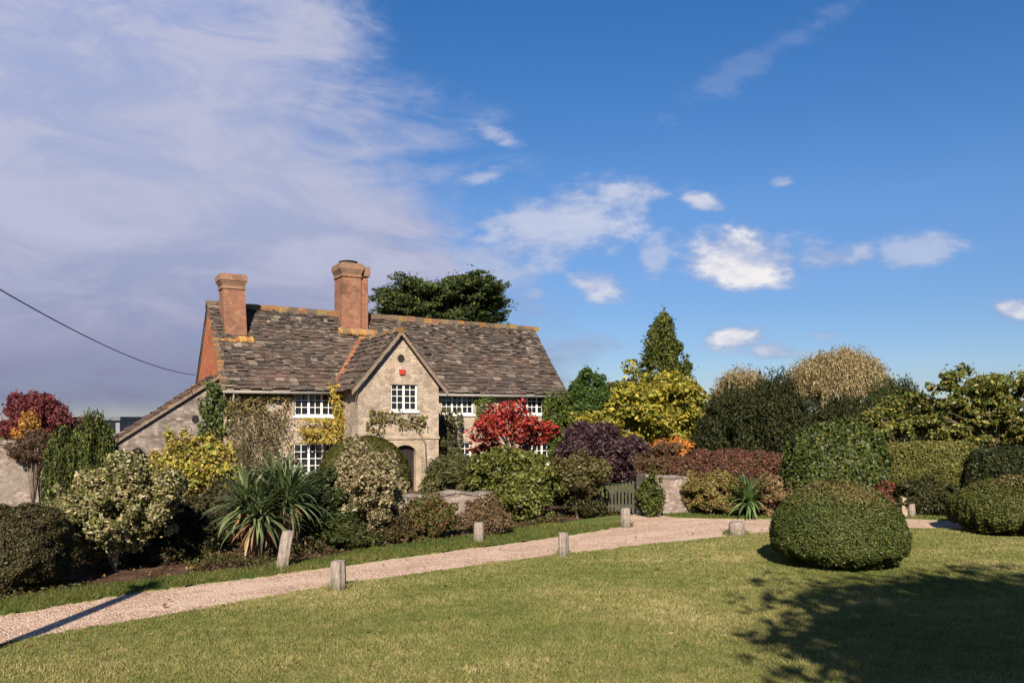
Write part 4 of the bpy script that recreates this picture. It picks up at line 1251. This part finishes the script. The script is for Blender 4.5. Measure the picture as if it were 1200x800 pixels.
strap_plant('spiky_plant', 'big spiky plant with long arching grey green strap leaves', 'plant', [(-0.42, 0.15, 1.12), (0.42, 0.35, 1.15), (0.05, 0.9, 1.35), (-0.1, -0.1, 0.85)], [(0.075, 0.105, 0.038), (0.11, 0.14, 0.052), (0.05, 0.075, 0.028), (0.16, 0.185, 0.08)],
            [(0.26, 0.13, 0.07), (0.34, 0.20, 0.11), (0.18, 0.09, 0.05)], (yp.x - 0.02, yp.y + 1.1, 0), 1.14, 0.060, 190, 34)
shrub('dark_shrub', 'dense dark green bush behind the leaning post and spiky plant', 'shrub', 335, 425, 552, 20.4, DKG, 0.085, 0.55, n=45, lump=0.25, cover=3.6, m=M_GLOSS, wide=0.45)
shrub('variegated_shrub', 'rounded pinkish cream variegated shrub in front of the clipped dome', 'shrub', 381, 468, 534, 20.6, [(0.30, 0.24, 0.15), (0.24, 0.19, 0.11), (0.14, 0.12, 0.06), (0.36, 0.29, 0.19), (0.07, 0.08, 0.03)], 0.095, 0.5, n=75, lump=0.2, cover=3.4, wide=0.55, scatter=0.8)
clipped('clipped_dome', 'smooth olive green clipped dome beside the arched porch door', 'bush', 374, 480, 512, 28.6, [(0.075, 0.085, 0.026), (0.095, 0.10, 0.03), (0.06, 0.07, 0.022)], 0.06, 0.5, 2.2, 0.35, 4.5, 0.02, scatter=0.35, depth=0.04)
shrub('small_shrub', 'low mixed green and russet shrub before the low rubble wall', 'shrub', 474, 535, 582, 21.3, [(0.05, 0.075, 0.02), (0.09, 0.10, 0.03), (0.17, 0.08, 0.04), (0.12, 0.10, 0.04)], 0.08, 0.5, n=30, lump=0.3, cover=2.6, jit=0.25)
shrub('small_shrub', 'low brown dried shrub behind the pale post on the verge', 'shrub', 543, 597, 584, 21.9, [(0.15, 0.095, 0.055), (0.11, 0.075, 0.04), (0.19, 0.13, 0.075)], 0.075, 0.35, n=30, lump=0.3, cover=2.6, jit=0.2)
shrub('grey_shrub', 'grey green soft shrub behind the low wall beside the porch', 'shrub', 500, 562, 527, 26.2, [(0.085, 0.095, 0.05), (0.12, 0.125, 0.06), (0.06, 0.07, 0.035)], 0.09, 0.4, n=45, lump=0.25, cover=3.2)
shrub('red_maple', 'bright red leaved small maple in front of the house windows', 'tree', 549, 653, 470, 27.2, [(0.30, 0.02, 0.022), (0.38, 0.035, 0.03), (0.18, 0.015, 0.016), (0.34, 0.08, 0.035)], 0.12, 0.62, n=56, lump=0.42, cover=1.5, legs=1.35, squash=0.6, scatter=0.8, crown='crown', trunk='trunk', stem_r=0.06, nst=22, core=0, jit=0.25, up=0.6,
      blobs=[(592, 484, 27, 14), (574, 503, 24, 15), (610, 500, 28, 15), (636, 500, 16, 9), (562, 525, 17, 9), (596, 520, 30, 10), (585, 536, 14, 6), (630, 515, 14, 7)])
shrub('green_bush', 'large glossy green rounded bush below the red maple', 'bush', 558, 656, 529, 25.3, [(0.10, 0.125, 0.03), (0.075, 0.095, 0.025), (0.14, 0.155, 0.04), (0.05, 0.065, 0.02)], 0.11, 0.55, n=60, lump=0.22, cover=3.6, m=M_GLOSS, wide=0.5)
shrub('brown_bush', 'olive brown bush on bare forked stems left of the wooden gate', 'bush', 643, 710, 530, 25.6, [(0.10, 0.09, 0.035), (0.13, 0.105, 0.045), (0.08, 0.08, 0.03)], 0.09, 0.5, n=40, lump=0.25, cover=3.0, legs=0.75, wide=0.55, nst=12, bark=M_PALEBARK, stem_r=0.018)
shrub('purple_bush', 'dark purple leaved bush above and behind the wooden gate', 'bush', 655, 748, 499, 27.8, [(0.045, 0.02, 0.03), (0.065, 0.03, 0.04), (0.03, 0.016, 0.022), (0.09, 0.05, 0.05)], 0.11, 0.55, n=50, lump=0.26, cover=3.0, wide=0.6, legs=0.7, jit=0.18)

# --- climbers on the house
def climber(name, label, patches, pal, L, cover, p=0.0, thick=0.18, seed=0, m=None, stems_=None, face=None):
    """patches (u0,u1,y0,y1,density) on the plane p in front of the front wall"""
    rs = rsn(); pos = []
    root = thing(name, label, 'climber', (0, 0, 0), 0)
    def wp(u, y, off):
        s = hs_(u, p); q = A0 - HB * (p + off) + HD * s
        return (q.x, q.y, hz_(u, y, p))
    for (u0, u1, y0, y1, dn) in patches:
        z0, z1 = wp(u0, y1, 0), wp(u1, y0, 0)
        area = math.hypot(z1[0] - z0[0], z1[1] - z0[1]) * abs(z1[2] - z0[2])
        n = int(cover * dn * area / (L * L * 0.3))
        uu = rs.uniform(0, 1, n * 2); vv = rs.uniform(0, 1, n * 2)
        f = SN(SEED[0] + len(pos), 2, 10, 6, 16)(np.column_stack([uu, vv]))
        e = np.minimum(np.minimum(uu, 1 - uu), np.minimum(vv, 1 - vv)) * 3.0
        k = rs.uniform(-1.4, 0.8, n * 2) < f * 0.8 + np.minimum(e, 0.8) - 0.4
        k &= np.cumsum(k) <= n
        for a, b in zip(uu[k], vv[k]):
            pos.append(wp(u0 + (u1 - u0) * a, y0 + (y1 - y0) * b, 0.02 + abs(rs.normal(0, thick))))
    pos = np.array(pos)
    c = pos.mean(0); c[2] = 0
    root.location = c
    nr = np.tile(np.array([-HB.x, -HB.y, 0.35]), (len(pos), 1))
    part('leaves', leaf_mesh('leaves', rs, pos - c, nr, L, 0.65, palette(rs, len(pos), pal), m or M_LEAF, np.tile(np.array([0, 0, -1.0]), (len(pos), 1)), 0.6, 0.6), root)
    mb = MB()
    for st in (stems_ or []):
        mb.tube([Vector(wp(u, y, 0.05)) - Vector(c) for (u, y) in st], [0.035 * (1 - 0.6 * i / len(st)) for i in range(len(st))], 6)
    if stems_: mb.build('stem', M_BARK, root, True)
climber('ivy', 'dark green ivy climbing the house corner up to the eave', [(240, 272, 446, 470, 1), (232, 274, 468, 525, 1.0), (236, 258, 520, 545, .6)], [(0.05, 0.08, 0.02), (0.075, 0.105, 0.03), (0.035, 0.055, 0.016)], 0.13, 3.2, -0.2, 0.16, stems_=[[(258, 600), (256, 540), (252, 490), (254, 455)]])
climber('creeper', 'brownish green creeper hanging below the eave near the downpipe', [(266, 310, 459, 484, 1.0), (300, 345, 460, 470, .7), (296, 342, 468, 560, .16), (264, 300, 480, 560, .28)], [(0.17, 0.14, 0.04), (0.12, 0.11, 0.03), (0.20, 0.13, 0.05), (0.10, 0.07, 0.04)], 0.11, 2.4, 0.0, 0.12, stems_=[[(302, 590), (300, 540), (306, 500), (300, 470)], [(304, 580), (318, 530), (330, 500), (338, 468)]])
climber('creeper', 'yellow and orange creeper beside the porch and over the lower window', [(385, 421, 448, 474, 1.0), (388, 420, 466, 497, 1.1), (350, 410, 490, 519, .8), (390, 416, 495, 540, .8)], [(0.30, 0.25, 0.04), (0.36, 0.24, 0.04), (0.20, 0.20, 0.04), (0.40, 0.26, 0.06)], 0.12, 2.6, 0.25, 0.38, stems_=[[(408, 590), (406, 540), (405, 490), (402, 455)]])
climber('climbing_rose', 'sparse green climber trained across the porch front below its window', [(432, 470, 480, 497, .7), (466, 500, 486, 505, .5), (428, 450, 492, 512, .4)], [(0.14, 0.14, 0.05), (0.10, 0.10, 0.035), (0.20, 0.15, 0.07)], 0.11, 1.6, PO, 0.08, stems_=[[(432, 560), (436, 520), (446, 496), (470, 490), (498, 500)], [(500, 560), (498, 520), (488, 500), (470, 494)]])
climber('climber', 'dark leafy climber column in the corner right of the porch', [(516, 540, 478, 530, .8), (508, 526, 490, 540, .5)], [(0.06, 0.07, 0.03), (0.09, 0.09, 0.04), (0.045, 0.05, 0.025)], 0.12, 1.8, 0.25, 0.14, stems_=[[(524, 575), (522, 530), (526, 482)]])
climber('ivy', 'bright green ivy covering the right hand end of the house', [(634, 662, 458, 520, 1), (556, 574, 464, 500, .5)], [(0.06, 0.10, 0.02), (0.09, 0.135, 0.03), (0.045, 0.07, 0.02)], 0.13, 3.0, 0.1, 0.25, stems_=[[(652, 570), (650, 520), (654, 470)]])
shrub('green_shrub', 'bright green leafy shrub rising against the house\'s far corner', 'shrub', 640, 682, 462, 40.0, [(0.055, 0.09, 0.018), (0.08, 0.12, 0.028), (0.04, 0.06, 0.016)], 0.14, 0.55, n=45, lump=0.26, cover=2.8, wide=0.6)

# --- trees behind
def cedar():
    rs = rsn(); Z = 58.0
    root = thing('cedar_tree', 'dark green spreading cedar rising behind the house roof', 'tree', (PX(520, Z), Z, 0))
    E = []; tips = []
    prof = [(440, 376), (458, 356), (475, 347), (498, 333), (510, 331), (522, 335), (545, 332), (565, 336), (580, 356), (594, 376)]
    for k in range(150):
        u = rs.uniform(462, 572)
        yt = np.interp(u, [p[0] for p in prof], [p[1] for p in prof])
        y = yt + abs(rs.normal(0, 1)) * 24 + rs.uniform(3, 9)
        dy_ = rs.uniform(-3.5, 3.5)
        x, z = PX(u, Z) - PX(520, Z), ZZ(min(y, 400), Z)
        sg = 1 if x > 0 else -1
        for q_ in range(6):                         # one bough: pads rising towards its tip
            w = 0.62 * (1 - 0.11 * q_) * rs.uniform(0.7, 1.2)
            E.append((x + sg * 0.28 * q_ + rs.normal(0, .12), dy_ + rs.normal(0, .25), z + 0.13 * q_ + rs.normal(0, .05), w, w, w * 0.22))
        tips.append((x, dy_, z))
    for k in range(34):                             # the middle of the crown
        u = rs.uniform(488, 552); y = np.interp(u, [p[0] for p in prof], [p[1] for p in prof]) + abs(rs.normal(0, 1)) * 16 + 5
        w = rs.uniform(0.45, 0.9); E.append((PX(u, Z) - PX(520, Z), rs.uniform(-2.5, 2.5), ZZ(y, Z), w, w, w * 0.26))
    pos, nr, i = ell_leaves(rs, E, 0.17, 0.3, 1.9, 0.3, 120000, 0.5, 0.3)
    out = pos.copy(); out[:, 2] = 1.0
    ax = unit(out)
    part('crown', leaf_mesh('crown', rs, pos, nr, 0.24, 0.35, palette(rs, len(pos), [(0.032, 0.056, 0.024), (0.05, 0.078, 0.03), (0.02, 0.034, 0.016), (0.085, 0.11, 0.04)]), M_NEEDLE, ax, 0.7, 1.0), root)
    mb = MB(); top = ZZ(340, Z)
    mb.tube([(0, 0, -0.2), (0.1, 0, 5), (0.2, 0, top - 1.2)], [0.5, 0.38, 0.1], 10)
    for t_ in tips[::4]:
        zb = max(4.0, t_[2] - 1.2 - 0.1 * abs(t_[0])); mb.tube([(0.1, 0, zb), (t_[0] * .5, t_[1] * .5, zb + .5), t_], [0.13, 0.08, 0.03], 6)
    mb.build('trunk', M_BARK, root, True)
cedar()
def spire():
    rs = rsn(); Z = 50.0
    root = thing('tall_conifer', 'tall pointed dark green conifer above the golden tree', 'tree', (PX(778, Z), Z, 0))
    E = []; top = ZZ(360, Z); tips = []
    for k in range(300):
        f = rs.uniform(0, 1) ** 0.8; z = top - 0.2 - f * (top - 1.5)
        rad = (0.06 + 1.75 * min(1, f * 2.1)) * rs.uniform(0.45, 1.12)
        a = rs.uniform(0, 2 * PI); w = 0.15 + 0.27 * min(1, f * 1.6)
        E.append((math.cos(a) * rad * .85, math.sin(a) * rad * .85, z, w, w, w * 0.75)); tips.append(E[-1][:3])
    for k in range(12):
        E.append((PX(804, Z) - PX(778, Z) + rs.normal(0, .12), rs.normal(0, .2), ZZ(424 + rs.uniform(-8, 20), Z), .25, .25, .32))
    for z in np.linspace(1.5, top - 0.6, 12):
        E.append((0, 0, z, 0.10 + min(0.95, 2.6 * (1 - z / top)), 0.10 + min(0.95, 2.6 * (1 - z / top)), 0.55))
    E.append((0, 0, top - 0.25, .07, .07, .35))
    pos, nr, i = ell_leaves(rs, E, 0.17, 0.4, 3.0, 0.25, 60000, 0.3, 0.2)
    ax = unit(np.column_stack([pos[:, 0], pos[:, 1], np.full(len(pos), 0.9)]))
    part('crown', leaf_mesh('crown', rs, pos, nr, 0.20, 0.4, palette(rs, len(pos), [(0.06, 0.082, 0.022), (0.09, 0.11, 0.026), (0.035, 0.052, 0.018)]), M_NEEDLE, ax, 0.7, 1.0), root)
    mb = MB(); mb.tube([(0, 0, -0.2), (0, 0, 5), (0, 0, top - .1)], [0.28, 0.18, 0.02], 8)
    for t_ in tips[::8]: mb.tube([(0, 0, t_[2] + .1), t_], [0.05, 0.02], 5)
    mb.build('trunk', M_BARK, root, True)
spire()
shrub('green_tree', 'rounded mid green tree just past the house\'s far end', 'tree', 661, 714, 432, 46.0, [(0.04, 0.085, 0.02), (0.06, 0.11, 0.025), (0.03, 0.06, 0.016)], 0.16, 0.45, n=60, lump=0.24, cover=2.8, wide=0.55, crown='crown', trunk='trunk', stem_r=0.16, legs=1.0, jit=0.18)
shrub('small_tree', 'small dull olive tree between round green tree and golden tree', 'tree', 700, 738, 447, 52.0, [(0.10, 0.09, 0.03), (0.13, 0.11, 0.04), (0.07, 0.075, 0.025)], 0.18, 0.5, n=40, lump=0.26, cover=2.6, wide=0.6, crown='crown', trunk='trunk', stem_r=0.14, legs=1.0)
shrub('golden_tree', 'broad golden yellow tree below the tall pointed conifer', 'tree', 706, 840, 440, 38.0, [(0.31, 0.265, 0.035), (0.24, 0.23, 0.032), (0.16, 0.18, 0.028), (0.38, 0.30, 0.05), (0.09, 0.11, 0.02)], 0.19, 0.6, n=95, lump=0.24, cover=1.7, wide=0.55, ry=2.2, crown='crown', trunk='trunk', stem_r=0.14, legs=0.6, squash=0.7, jit=0.32, core=0.5, up=0.5)
shrub('orange_shrub', 'bright orange leaved shrub below the golden tree', 'shrub', 768, 816, 512, 33.0, [(0.50, 0.19, 0.04), (0.42, 0.13, 0.03), (0.52, 0.27, 0.07)], 0.12, 0.55, n=34, lump=0.28, cover=2.6, wide=0.7)
def columns(name, label, u0, u1, prof, Z, pal, n, dep, seed, L=0.13, w=(0.22, 0.45)):
    """dense upright evergreen of many feathered columns; prof (u, y) tops"""
    rs = rsn(); uc = (u0 + u1) / 2
    root = thing(name, label, 'tree', (PX(uc, Z), Z, 0)); E = []
    for k in range(n):
        u = rs.uniform(u0, u1); f = abs(u - uc) / ((u1 - u0) / 2)
        y = np.interp(u, [p[0] for p in prof], [p[1] for p in prof]) + rs.uniform(0, 14) * rs.uniform(0, 1)
        d = rs.uniform(-1, 1) * dep * math.sqrt(max(0.05, 1 - f * f)); top = ZZ(y, Z) - abs(d) * 0.25
        ww = rs.uniform(*w); hh = rs.uniform(0.6, 1.3)
        E.append((PX(u, Z) - PX(uc, Z) + rs.normal(0, .06), d, top + rs.uniform(-0.25, 0.1), ww * .28, ww * .28, 0.65))
        E.append((PX(u, Z) - PX(uc, Z), d, top - hh, ww, ww, hh))
        E.append((PX(u, Z) - PX(uc, Z) + rs.normal(0, .15), d, max(0.6, (top - hh) * rs.uniform(0.3, 0.8)), ww * 1.2, ww * 1.2, hh))
    E.append((0, 0, ZZ(prof[len(prof) // 2][1], Z) * .42, (u1 - u0) / 2 / F * Z * .8, dep * .7, ZZ(prof[len(prof) // 2][1], Z) * .45))
    pos, nr, i = ell_leaves(rs, E, L, 0.38, 2.2, 0.2, 110000, 0.2, 0.14)
    k = pos[:, 2] > 0.05; pos, nr = pos[k], nr[k]
    ax = np.tile(np.array([0, 0, 1.0]), (len(pos), 1))
    part('crown', leaf_mesh('crown', rs, pos, nr, L, 0.38, palette(rs, len(pos), pal), M_NEEDLE, ax, 0.55, 1.6), root)
    mb = MB()
    stems(mb, rs, (0, 0, 0), [(e[0] * .7, e[1] * .7, e[2] * .6) for e in E[:24:2]], 0.09); mb.build('trunk', M_BARK, root, True)
YEW = [(0.018, 0.026, 0.010), (0.026, 0.035, 0.013), (0.013, 0.018, 0.008), (0.036, 0.042, 0.015)]
columns('yew_tree', 'broad dark yew with feathery upright top behind the red hedge', 818, 946, [(818, 505), (835, 474), (858, 456), (890, 446), (915, 446), (932, 458), (946, 490)], 36.0, YEW, 120, 1.9, 1)
columns('yew_tree', 'dark yew in front of the brown willow, behind the round laurel', 938, 1030, [(938, 486), (960, 478), (985, 474), (1010, 474), (1030, 480)], 40.0, YEW, 80, 1.6, 2)
columns('dark_conifer', 'dark conifer with pointed tips beside the big leaved magnolia', 1022, 1078, [(1022, 462), (1036, 455), (1050, 452), (1066, 458), (1078, 470)], 43.0, [(0.028, 0.042, 0.016), (0.04, 0.055, 0.02)], 50, 1.4, 3)
def willow(label, u0, u1, yt, Z, n, seed):
    rs = rsn(); uc = (u0 + u1) / 2; root = thing('willow_tree', label, 'tree', (PX(uc, Z), Z, 0))
    rx = (u1 - u0) / 2 / F * Z; top = ZZ(yt, Z); E = []; tips = []
    for k in range(n):
        a = rs.uniform(0, 2 * PI); q = rs.uniform(0, 1) ** 0.5; x, y = math.cos(a) * q * rx, math.sin(a) * q * rx * .8
        z = top - (1 - math.sqrt(max(0, 1 - q * q * .95))) * top * 0.42 - rs.uniform(0, .9)
        ln = rs.uniform(0.5, 1.3); E.append((x * rs.uniform(.9, 1.04), y, z - ln * .6, 0.45, 0.45, ln)); tips.append((x, y, z))
    pos, nr, i = ell_leaves(rs, E, 0.22, 0.22, 1.3, 0.5, 80000, 0.3, 0.25)
    ax = np.column_stack([pos[:, 0] * .1, pos[:, 1] * .1, np.full(len(pos), -1.0)])
    part('crown', leaf_mesh('crown', rs, pos, nr, 0.24, 0.22, palette(rs, len(pos), [(0.33, 0.255, 0.14), (0.26, 0.205, 0.11), (0.40, 0.31, 0.18), (0.19, 0.16, 0.08)]), M_LEAF, ax, 0.8, 1.2), root)
    mb = MB(); mb.tube([(0, 0, -.2), (0, 0, top * .35)], [0.45, 0.35], 10)
    stems(mb, rs, (0, 0, top * .33), tips[::5], 0.14); mb.build('trunk', M_BARK, root, True)
willow('large rounded golden brown willow rising behind the dark yews', 920, 1046, 411, 64.0, 190, 1)
willow('smaller pale brown willow showing between the golden tree and yew', 838, 902, 440, 66.0, 90, 2)
MAG = [(0.10, 0.125, 0.03, 1.5), (0.07, 0.10, 0.022, 1.5), (0.19, 0.185, 0.04, 1), (0.045, 0.066, 0.018, 1), (0.26, 0.22, 0.055, .6), (0.15, 0.10, 0.035, .5)]
rb = np.random.RandomState(77)
def blobs_in(u0, u1, prof, y1, n, ru, ry_):
    o = []
    for k in range(n):
        u = u0 + (u1 - u0) * (k + rb.uniform(0, 1)) / n; yt = np.interp(u, [p[0] for p in prof], [p[1] for p in prof])
        y = yt + ry_ + (y1 - yt - ry_) * rb.uniform(0, 1) ** 1.1
        o.append((u, y, ru * rb.uniform(0.6, 1.3), ry_ * rb.uniform(0.6, 1.3)))
    return o
shrub('magnolia_tree', 'large open magnolia with big yellowing leaves at the photo\'s right edge', 'tree', 1082, 1260, 424, 34.0, MAG, 0.16, 0.52, n=520, lump=0.5, cover=1.9, legs=0.8, crown='crown', trunk='trunk', stem_r=0.06, nst=40, core=0, jit=0.3, ry=1.9, squash=0.7, up=0.4, m=M_GLOSS, nmax=110000,
      blobs=blobs_in(1088, 1255, [(1085, 446), (1110, 432), (1140, 424), (1165, 426), (1185, 434), (1210, 430), (1260, 428)], 520, 105, 15, 8) + [(1120, 500, 34, 20), (1170, 502, 40, 20), (1220, 500, 40, 22)])
shrub('magnolia_tree', 'smaller lower magnolia with yellow tinged leaves behind the square hedge', 'tree', 1018, 1110, 462, 34.5, MAG, 0.15, 0.52, n=150, lump=0.5, cover=1.9, legs=0.6, crown='crown', trunk='trunk', stem_r=0.05, nst=24, core=0, jit=0.25, squash=0.7, up=0.4, m=M_GLOSS,
      blobs=blobs_in(1022, 1108, [(1020, 478), (1045, 462), (1075, 458), (1108, 462)], 520, 22, 14, 8) + [(1045, 502, 26, 16), (1080, 498, 28, 18)])

# --- right border
def hedge_run(name, label, a, b, h, th, pal, L, ex=6.0, top_pal=None, topf=.85, bump=.05, cover=4.5):
    a, b = Vector(a), Vector(b); c = (a + b) / 2; d = b - a
    return clipped(name, label, 'hedge', 0, 0, 0, 0, pal, L, 0.5, ex, 0.5, cover, bump, loc=(c.x, c.y), size=(d.length / 2 + .1, th, h), rz=math.atan2(d.y, d.x), top_pal=top_pal, topf=topf)
hedge_run('red_hedge', 'reddish brown informal hedge in front of the broad dark yew', W2(772, 30.0), W2(938, 30.5), 1.78, 0.6, [(0.13, 0.045, 0.035), (0.17, 0.065, 0.045), (0.09, 0.045, 0.03), (0.10, 0.075, 0.035)], 0.09, 3.5, bump=.09)
shrub('russet_shrub', 'dull russet shrub between the purple bush and orange shrub', 'shrub', 738, 800, 520, 30.5, [(0.12, 0.065, 0.035), (0.09, 0.06, 0.03), (0.15, 0.09, 0.045)], 0.10, 0.45, n=40, lump=0.26, cover=2.6, wide=0.6)
shrub('ivy_bush', 'green ivy bush hugging the wall end beside the gate post', 'bush', 748, 776, 552, 26.0, [(0.06, 0.085, 0.02), (0.09, 0.11, 0.03), (0.04, 0.055, 0.016)], 0.08, 0.6, n=30, lump=0.42, cover=1.7, jit=0.35, core=0.4)
shrub('low_shrub', 'yellowish green low rounded shrub before the red hedge', 'shrub', 800, 876, 556, 26.6, [(0.17, 0.155, 0.045), (0.12, 0.12, 0.035), (0.22, 0.17, 0.06), (0.20, 0.11, 0.05)], 0.09, 0.5, n=45, lump=0.24, cover=3.0, wide=0.55)
shrub('low_shrub', 'pinkish brown low shrub beside the bright green strap-leaved clump', 'shrub', 880, 932, 562, 26.0, [(0.22, 0.12, 0.075), (0.27, 0.17, 0.10), (0.15, 0.10, 0.05), (0.13, 0.13, 0.05)], 0.085, 0.5, n=36, lump=0.25, cover=3.0, wide=0.55)
sp = (PX(878, 25.75), 25.75, 0)
strap_plant('strap_leaved_clump', 'bright green clump of upright strap leaves between two low shrubs', 'plant', [(0, 0, 0.5)], [(0.10, 0.16, 0.05), (0.14, 0.20, 0.07), (0.07, 0.12, 0.04)], None, sp, 1.1, 0.09, 90, 0, trunks=True)
clipped('laurel_bush', 'big round dark glossy laurel behind the large clipped dome', 'bush', 922, 1036, 495, 26.3, [(0.036, 0.064, 0.016), (0.055, 0.086, 0.022), (0.025, 0.04, 0.012), (0.09, 0.105, 0.03)], 0.12, 0.55, 2.2, 0.45, 4.0, 0.09, m=M_GLOSS, scatter=0.75, depth=.15)
clipped('clipped_dome', 'large clipped green dome bush standing alone on the lawn', 'bush', 905, 1058, 563, 17.35, [(0.050, 0.076, 0.02), (0.07, 0.10, 0.026), (0.036, 0.055, 0.015), (0.095, 0.115, 0.035)], 0.046, 0.55, 2.05, 0.30, 5.5, 0.018,
        top_pal=[(0.17, 0.13, 0.05), (0.13, 0.11, 0.04), (0.22, 0.15, 0.07)], topf=0.74, scatter=0.6, nmax=130000)
clipped('clipped_dome', 'clipped round bush at the photo\'s right edge beside the path', 'bush', 1120, 1262, 560, 22.3, [(0.058, 0.075, 0.02), (0.08, 0.10, 0.026), (0.042, 0.055, 0.015), (0.10, 0.11, 0.035)], 0.06, 0.55, 2.1, 0.36, 5.0, 0.04,
        top_pal=[(0.17, 0.12, 0.06), (0.12, 0.10, 0.04)], topf=0.82, scatter=0.6)
hedge_run('square_hedge', 'square clipped light green hedge behind the round laurel', W2(1030, 28.8), W2(1136, 28.2), 2.18, 0.9, [(0.12, 0.13, 0.035), (0.16, 0.155, 0.045), (0.085, 0.10, 0.028)], 0.075, 9.0, top_pal=[(0.24, 0.20, 0.07), (0.17, 0.16, 0.05)], topf=.9)
hedge_run('shade_toned_hedge', 'green hedge with painted-in shade continuing out of the photo beside the square hedge', W2(1140, 27.6), W2(1290, 25.5), 2.05, 0.8, [(0.022, 0.032, 0.012), (0.034, 0.045, 0.015)], 0.085, 8.0)  # dark leaf palette stands in for shade falling on this hedge
shrub('red_shrub', 'small crimson shrub tucked between laurel and square hedge', 'shrub', 1012, 1046, 563, 25.0, [(0.20, 0.035, 0.035), (0.14, 0.03, 0.03), (0.10, 0.05, 0.035)], 0.085, 0.5, n=28, lump=0.28, cover=2.6)
shrub('dark_shrub', 'low shrub coloured dark for the shade at the foot of the square hedge', 'shrub', 1040, 1130, 562, 26.6, [(0.03, 0.035, 0.014), (0.045, 0.05, 0.02)], 0.09, 0.5, n=34, lump=0.28, cover=3.0)  # dark leaf colour takes the place of the shadow beneath the hedge
mb = MB(); sx_ = PX(1060, 25.8)
mb.hexa([(-.13, -.12, -.05), (.13, -.12, -.05), (.13, .12, -.05), (-.13, .12, -.05), (-.10, -.1, .62), (.11, -.1, .55), (.11, .1, .58), (-.10, .1, .66)])
so = mb.build('standing_stone', M_DRESSED, bevel=0.02); so.location = (sx_, 25.8, 0); so['label'] = 'small upright pale stone at the foot of the square hedge'; so['category'] = 'stone'

# --- trees behind and beside the viewer, which throw the shade on the lawn
def shade_tree(label, x, y, zc, rx, rz, seed):
    rs = rsn(); root = thing('shade_tree', label, 'tree', (x, y, 0))
    E = clumps(rs, (0, 0, zc), (rx, rx, rz), 70, 0.30, -0.9, 0.72, jit=0.22)
    pos, nr, i = ell_leaves(rs, E, 0.26, 0.6, 3.2, 0.4, 60000, 0.3, 0.2, holes=0.3)
    part('crown', leaf_mesh('crown', rs, pos, nr, 0.26, 0.6, palette(rs, len(pos), GRN), M_LEAF, None, 0.8), root)
    mb = MB(); mb.tube([(0, 0, -.2), (0, 0, zc * .6)], [0.32, 0.24], 10)
    stems(mb, rs, (0, 0, zc * .55), [e[:3] for e in E[::6]], 0.12); mb.build('trunk', M_BARK, root, True)
shade_tree('leafy tree behind the viewer casting dappled shade on the lawn', 8.1, -3.3, 8.0, 4.9, 2.7, 1)

# --- low ground cover over the beds
def cover_mat(name, label, poly, n, pal, L, hmax, ymin, ymax, thr, seed, m=None):
    rs = rsn(); P = np.array([(p[0], p[1]) for p in poly])
    Q = np.column_stack([rs.uniform(max(-14, P[:, 0].min()), min(14, P[:, 0].max()), n * 5), rs.uniform(ymin, ymax, n * 5)])
    Q = Q[in_poly(Q, poly) & (np.abs(Q[:, 0]) < .66 * Q[:, 1])]
    f = SN(seed, 2, 10, 1.2, 4.0)(Q); k = f > thr; Q, f = Q[k], f[k]; Q, f = Q[:n], f[:n]; n = len(Q)
    h = np.clip((f - thr) * 0.5, 0.05, 1) * hmax * rs.uniform(0.1, 1, n)
    pos = np.column_stack([Q, 0.03 + h]); nr = np.column_stack([rs.normal(0, .5, n), rs.normal(-.3, .5, n), np.ones(n)])
    sp_ = SN(seed + 9, 2, 8, 0.5, 1.5)(Q); cols = palette(rs, n, pal)
    cols *= np.where(sp_ > 0.2, 1.0, 0.75)[:, None]
    o = part(name, leaf_mesh(name, rs, pos, nr, L, 0.5, cols, m or M_LEAF, None, 0.6))
    o['kind'] = 'stuff'; o['category'] = 'ground cover'; o['label'] = label
cover_mat('ground_cover', 'low tangled green and russet plants covering the soil between shrubs', bed_pts, 42000, [(0.05, 0.07, 0.02), (0.08, 0.09, 0.025), (0.035, 0.045, 0.015), (0.15, 0.075, 0.04), (0.11, 0.09, 0.04)], 0.07, 0.42, 12, 27, -0.35, 31)
cover_mat('bed_plants', 'low leafy plants at the foot of the wall and far hedges', bed2, 16000, [(0.06, 0.075, 0.02), (0.10, 0.10, 0.03), (0.04, 0.05, 0.015), (0.15, 0.09, 0.045)], 0.08, 0.5, 24, 32, -0.5, 37)

# --- fallen leaves
rs = rsn(); n = 7000
Q = np.column_stack([rs.uniform(-14, 14, n * 6), rs.uniform(10, 28, n * 6)])
kb = in_poly(Q, bed_pts) | (in_poly(Q, verge_pts) & (rs.uniform(size=len(Q)) < .35)) | (in_poly(Q, lawn_pts) & (rs.uniform(size=len(Q)) < .07)) | (rs.uniform(size=len(Q)) < .03) | in_poly(Q, bed2)
Q = Q[kb][:n]; n = len(Q)
pos = np.column_stack([Q, np.full(n, 0.055)])
o = part('fallen_leaves', leaf_mesh('fallen_leaves', rs, pos, np.tile([0, 0, 1.0], (n, 1)), 0.07, 0.6, palette(rs, n, [(0.22, 0.12, 0.055), (0.16, 0.09, 0.045), (0.26, 0.17, 0.075), (0.17, 0.06, 0.04)]), M_LEAF, None, 0.35))
o['kind'] = 'stuff'; o['category'] = 'leaves'; o['label'] = 'dry brown fallen leaves littering the beds and verge'
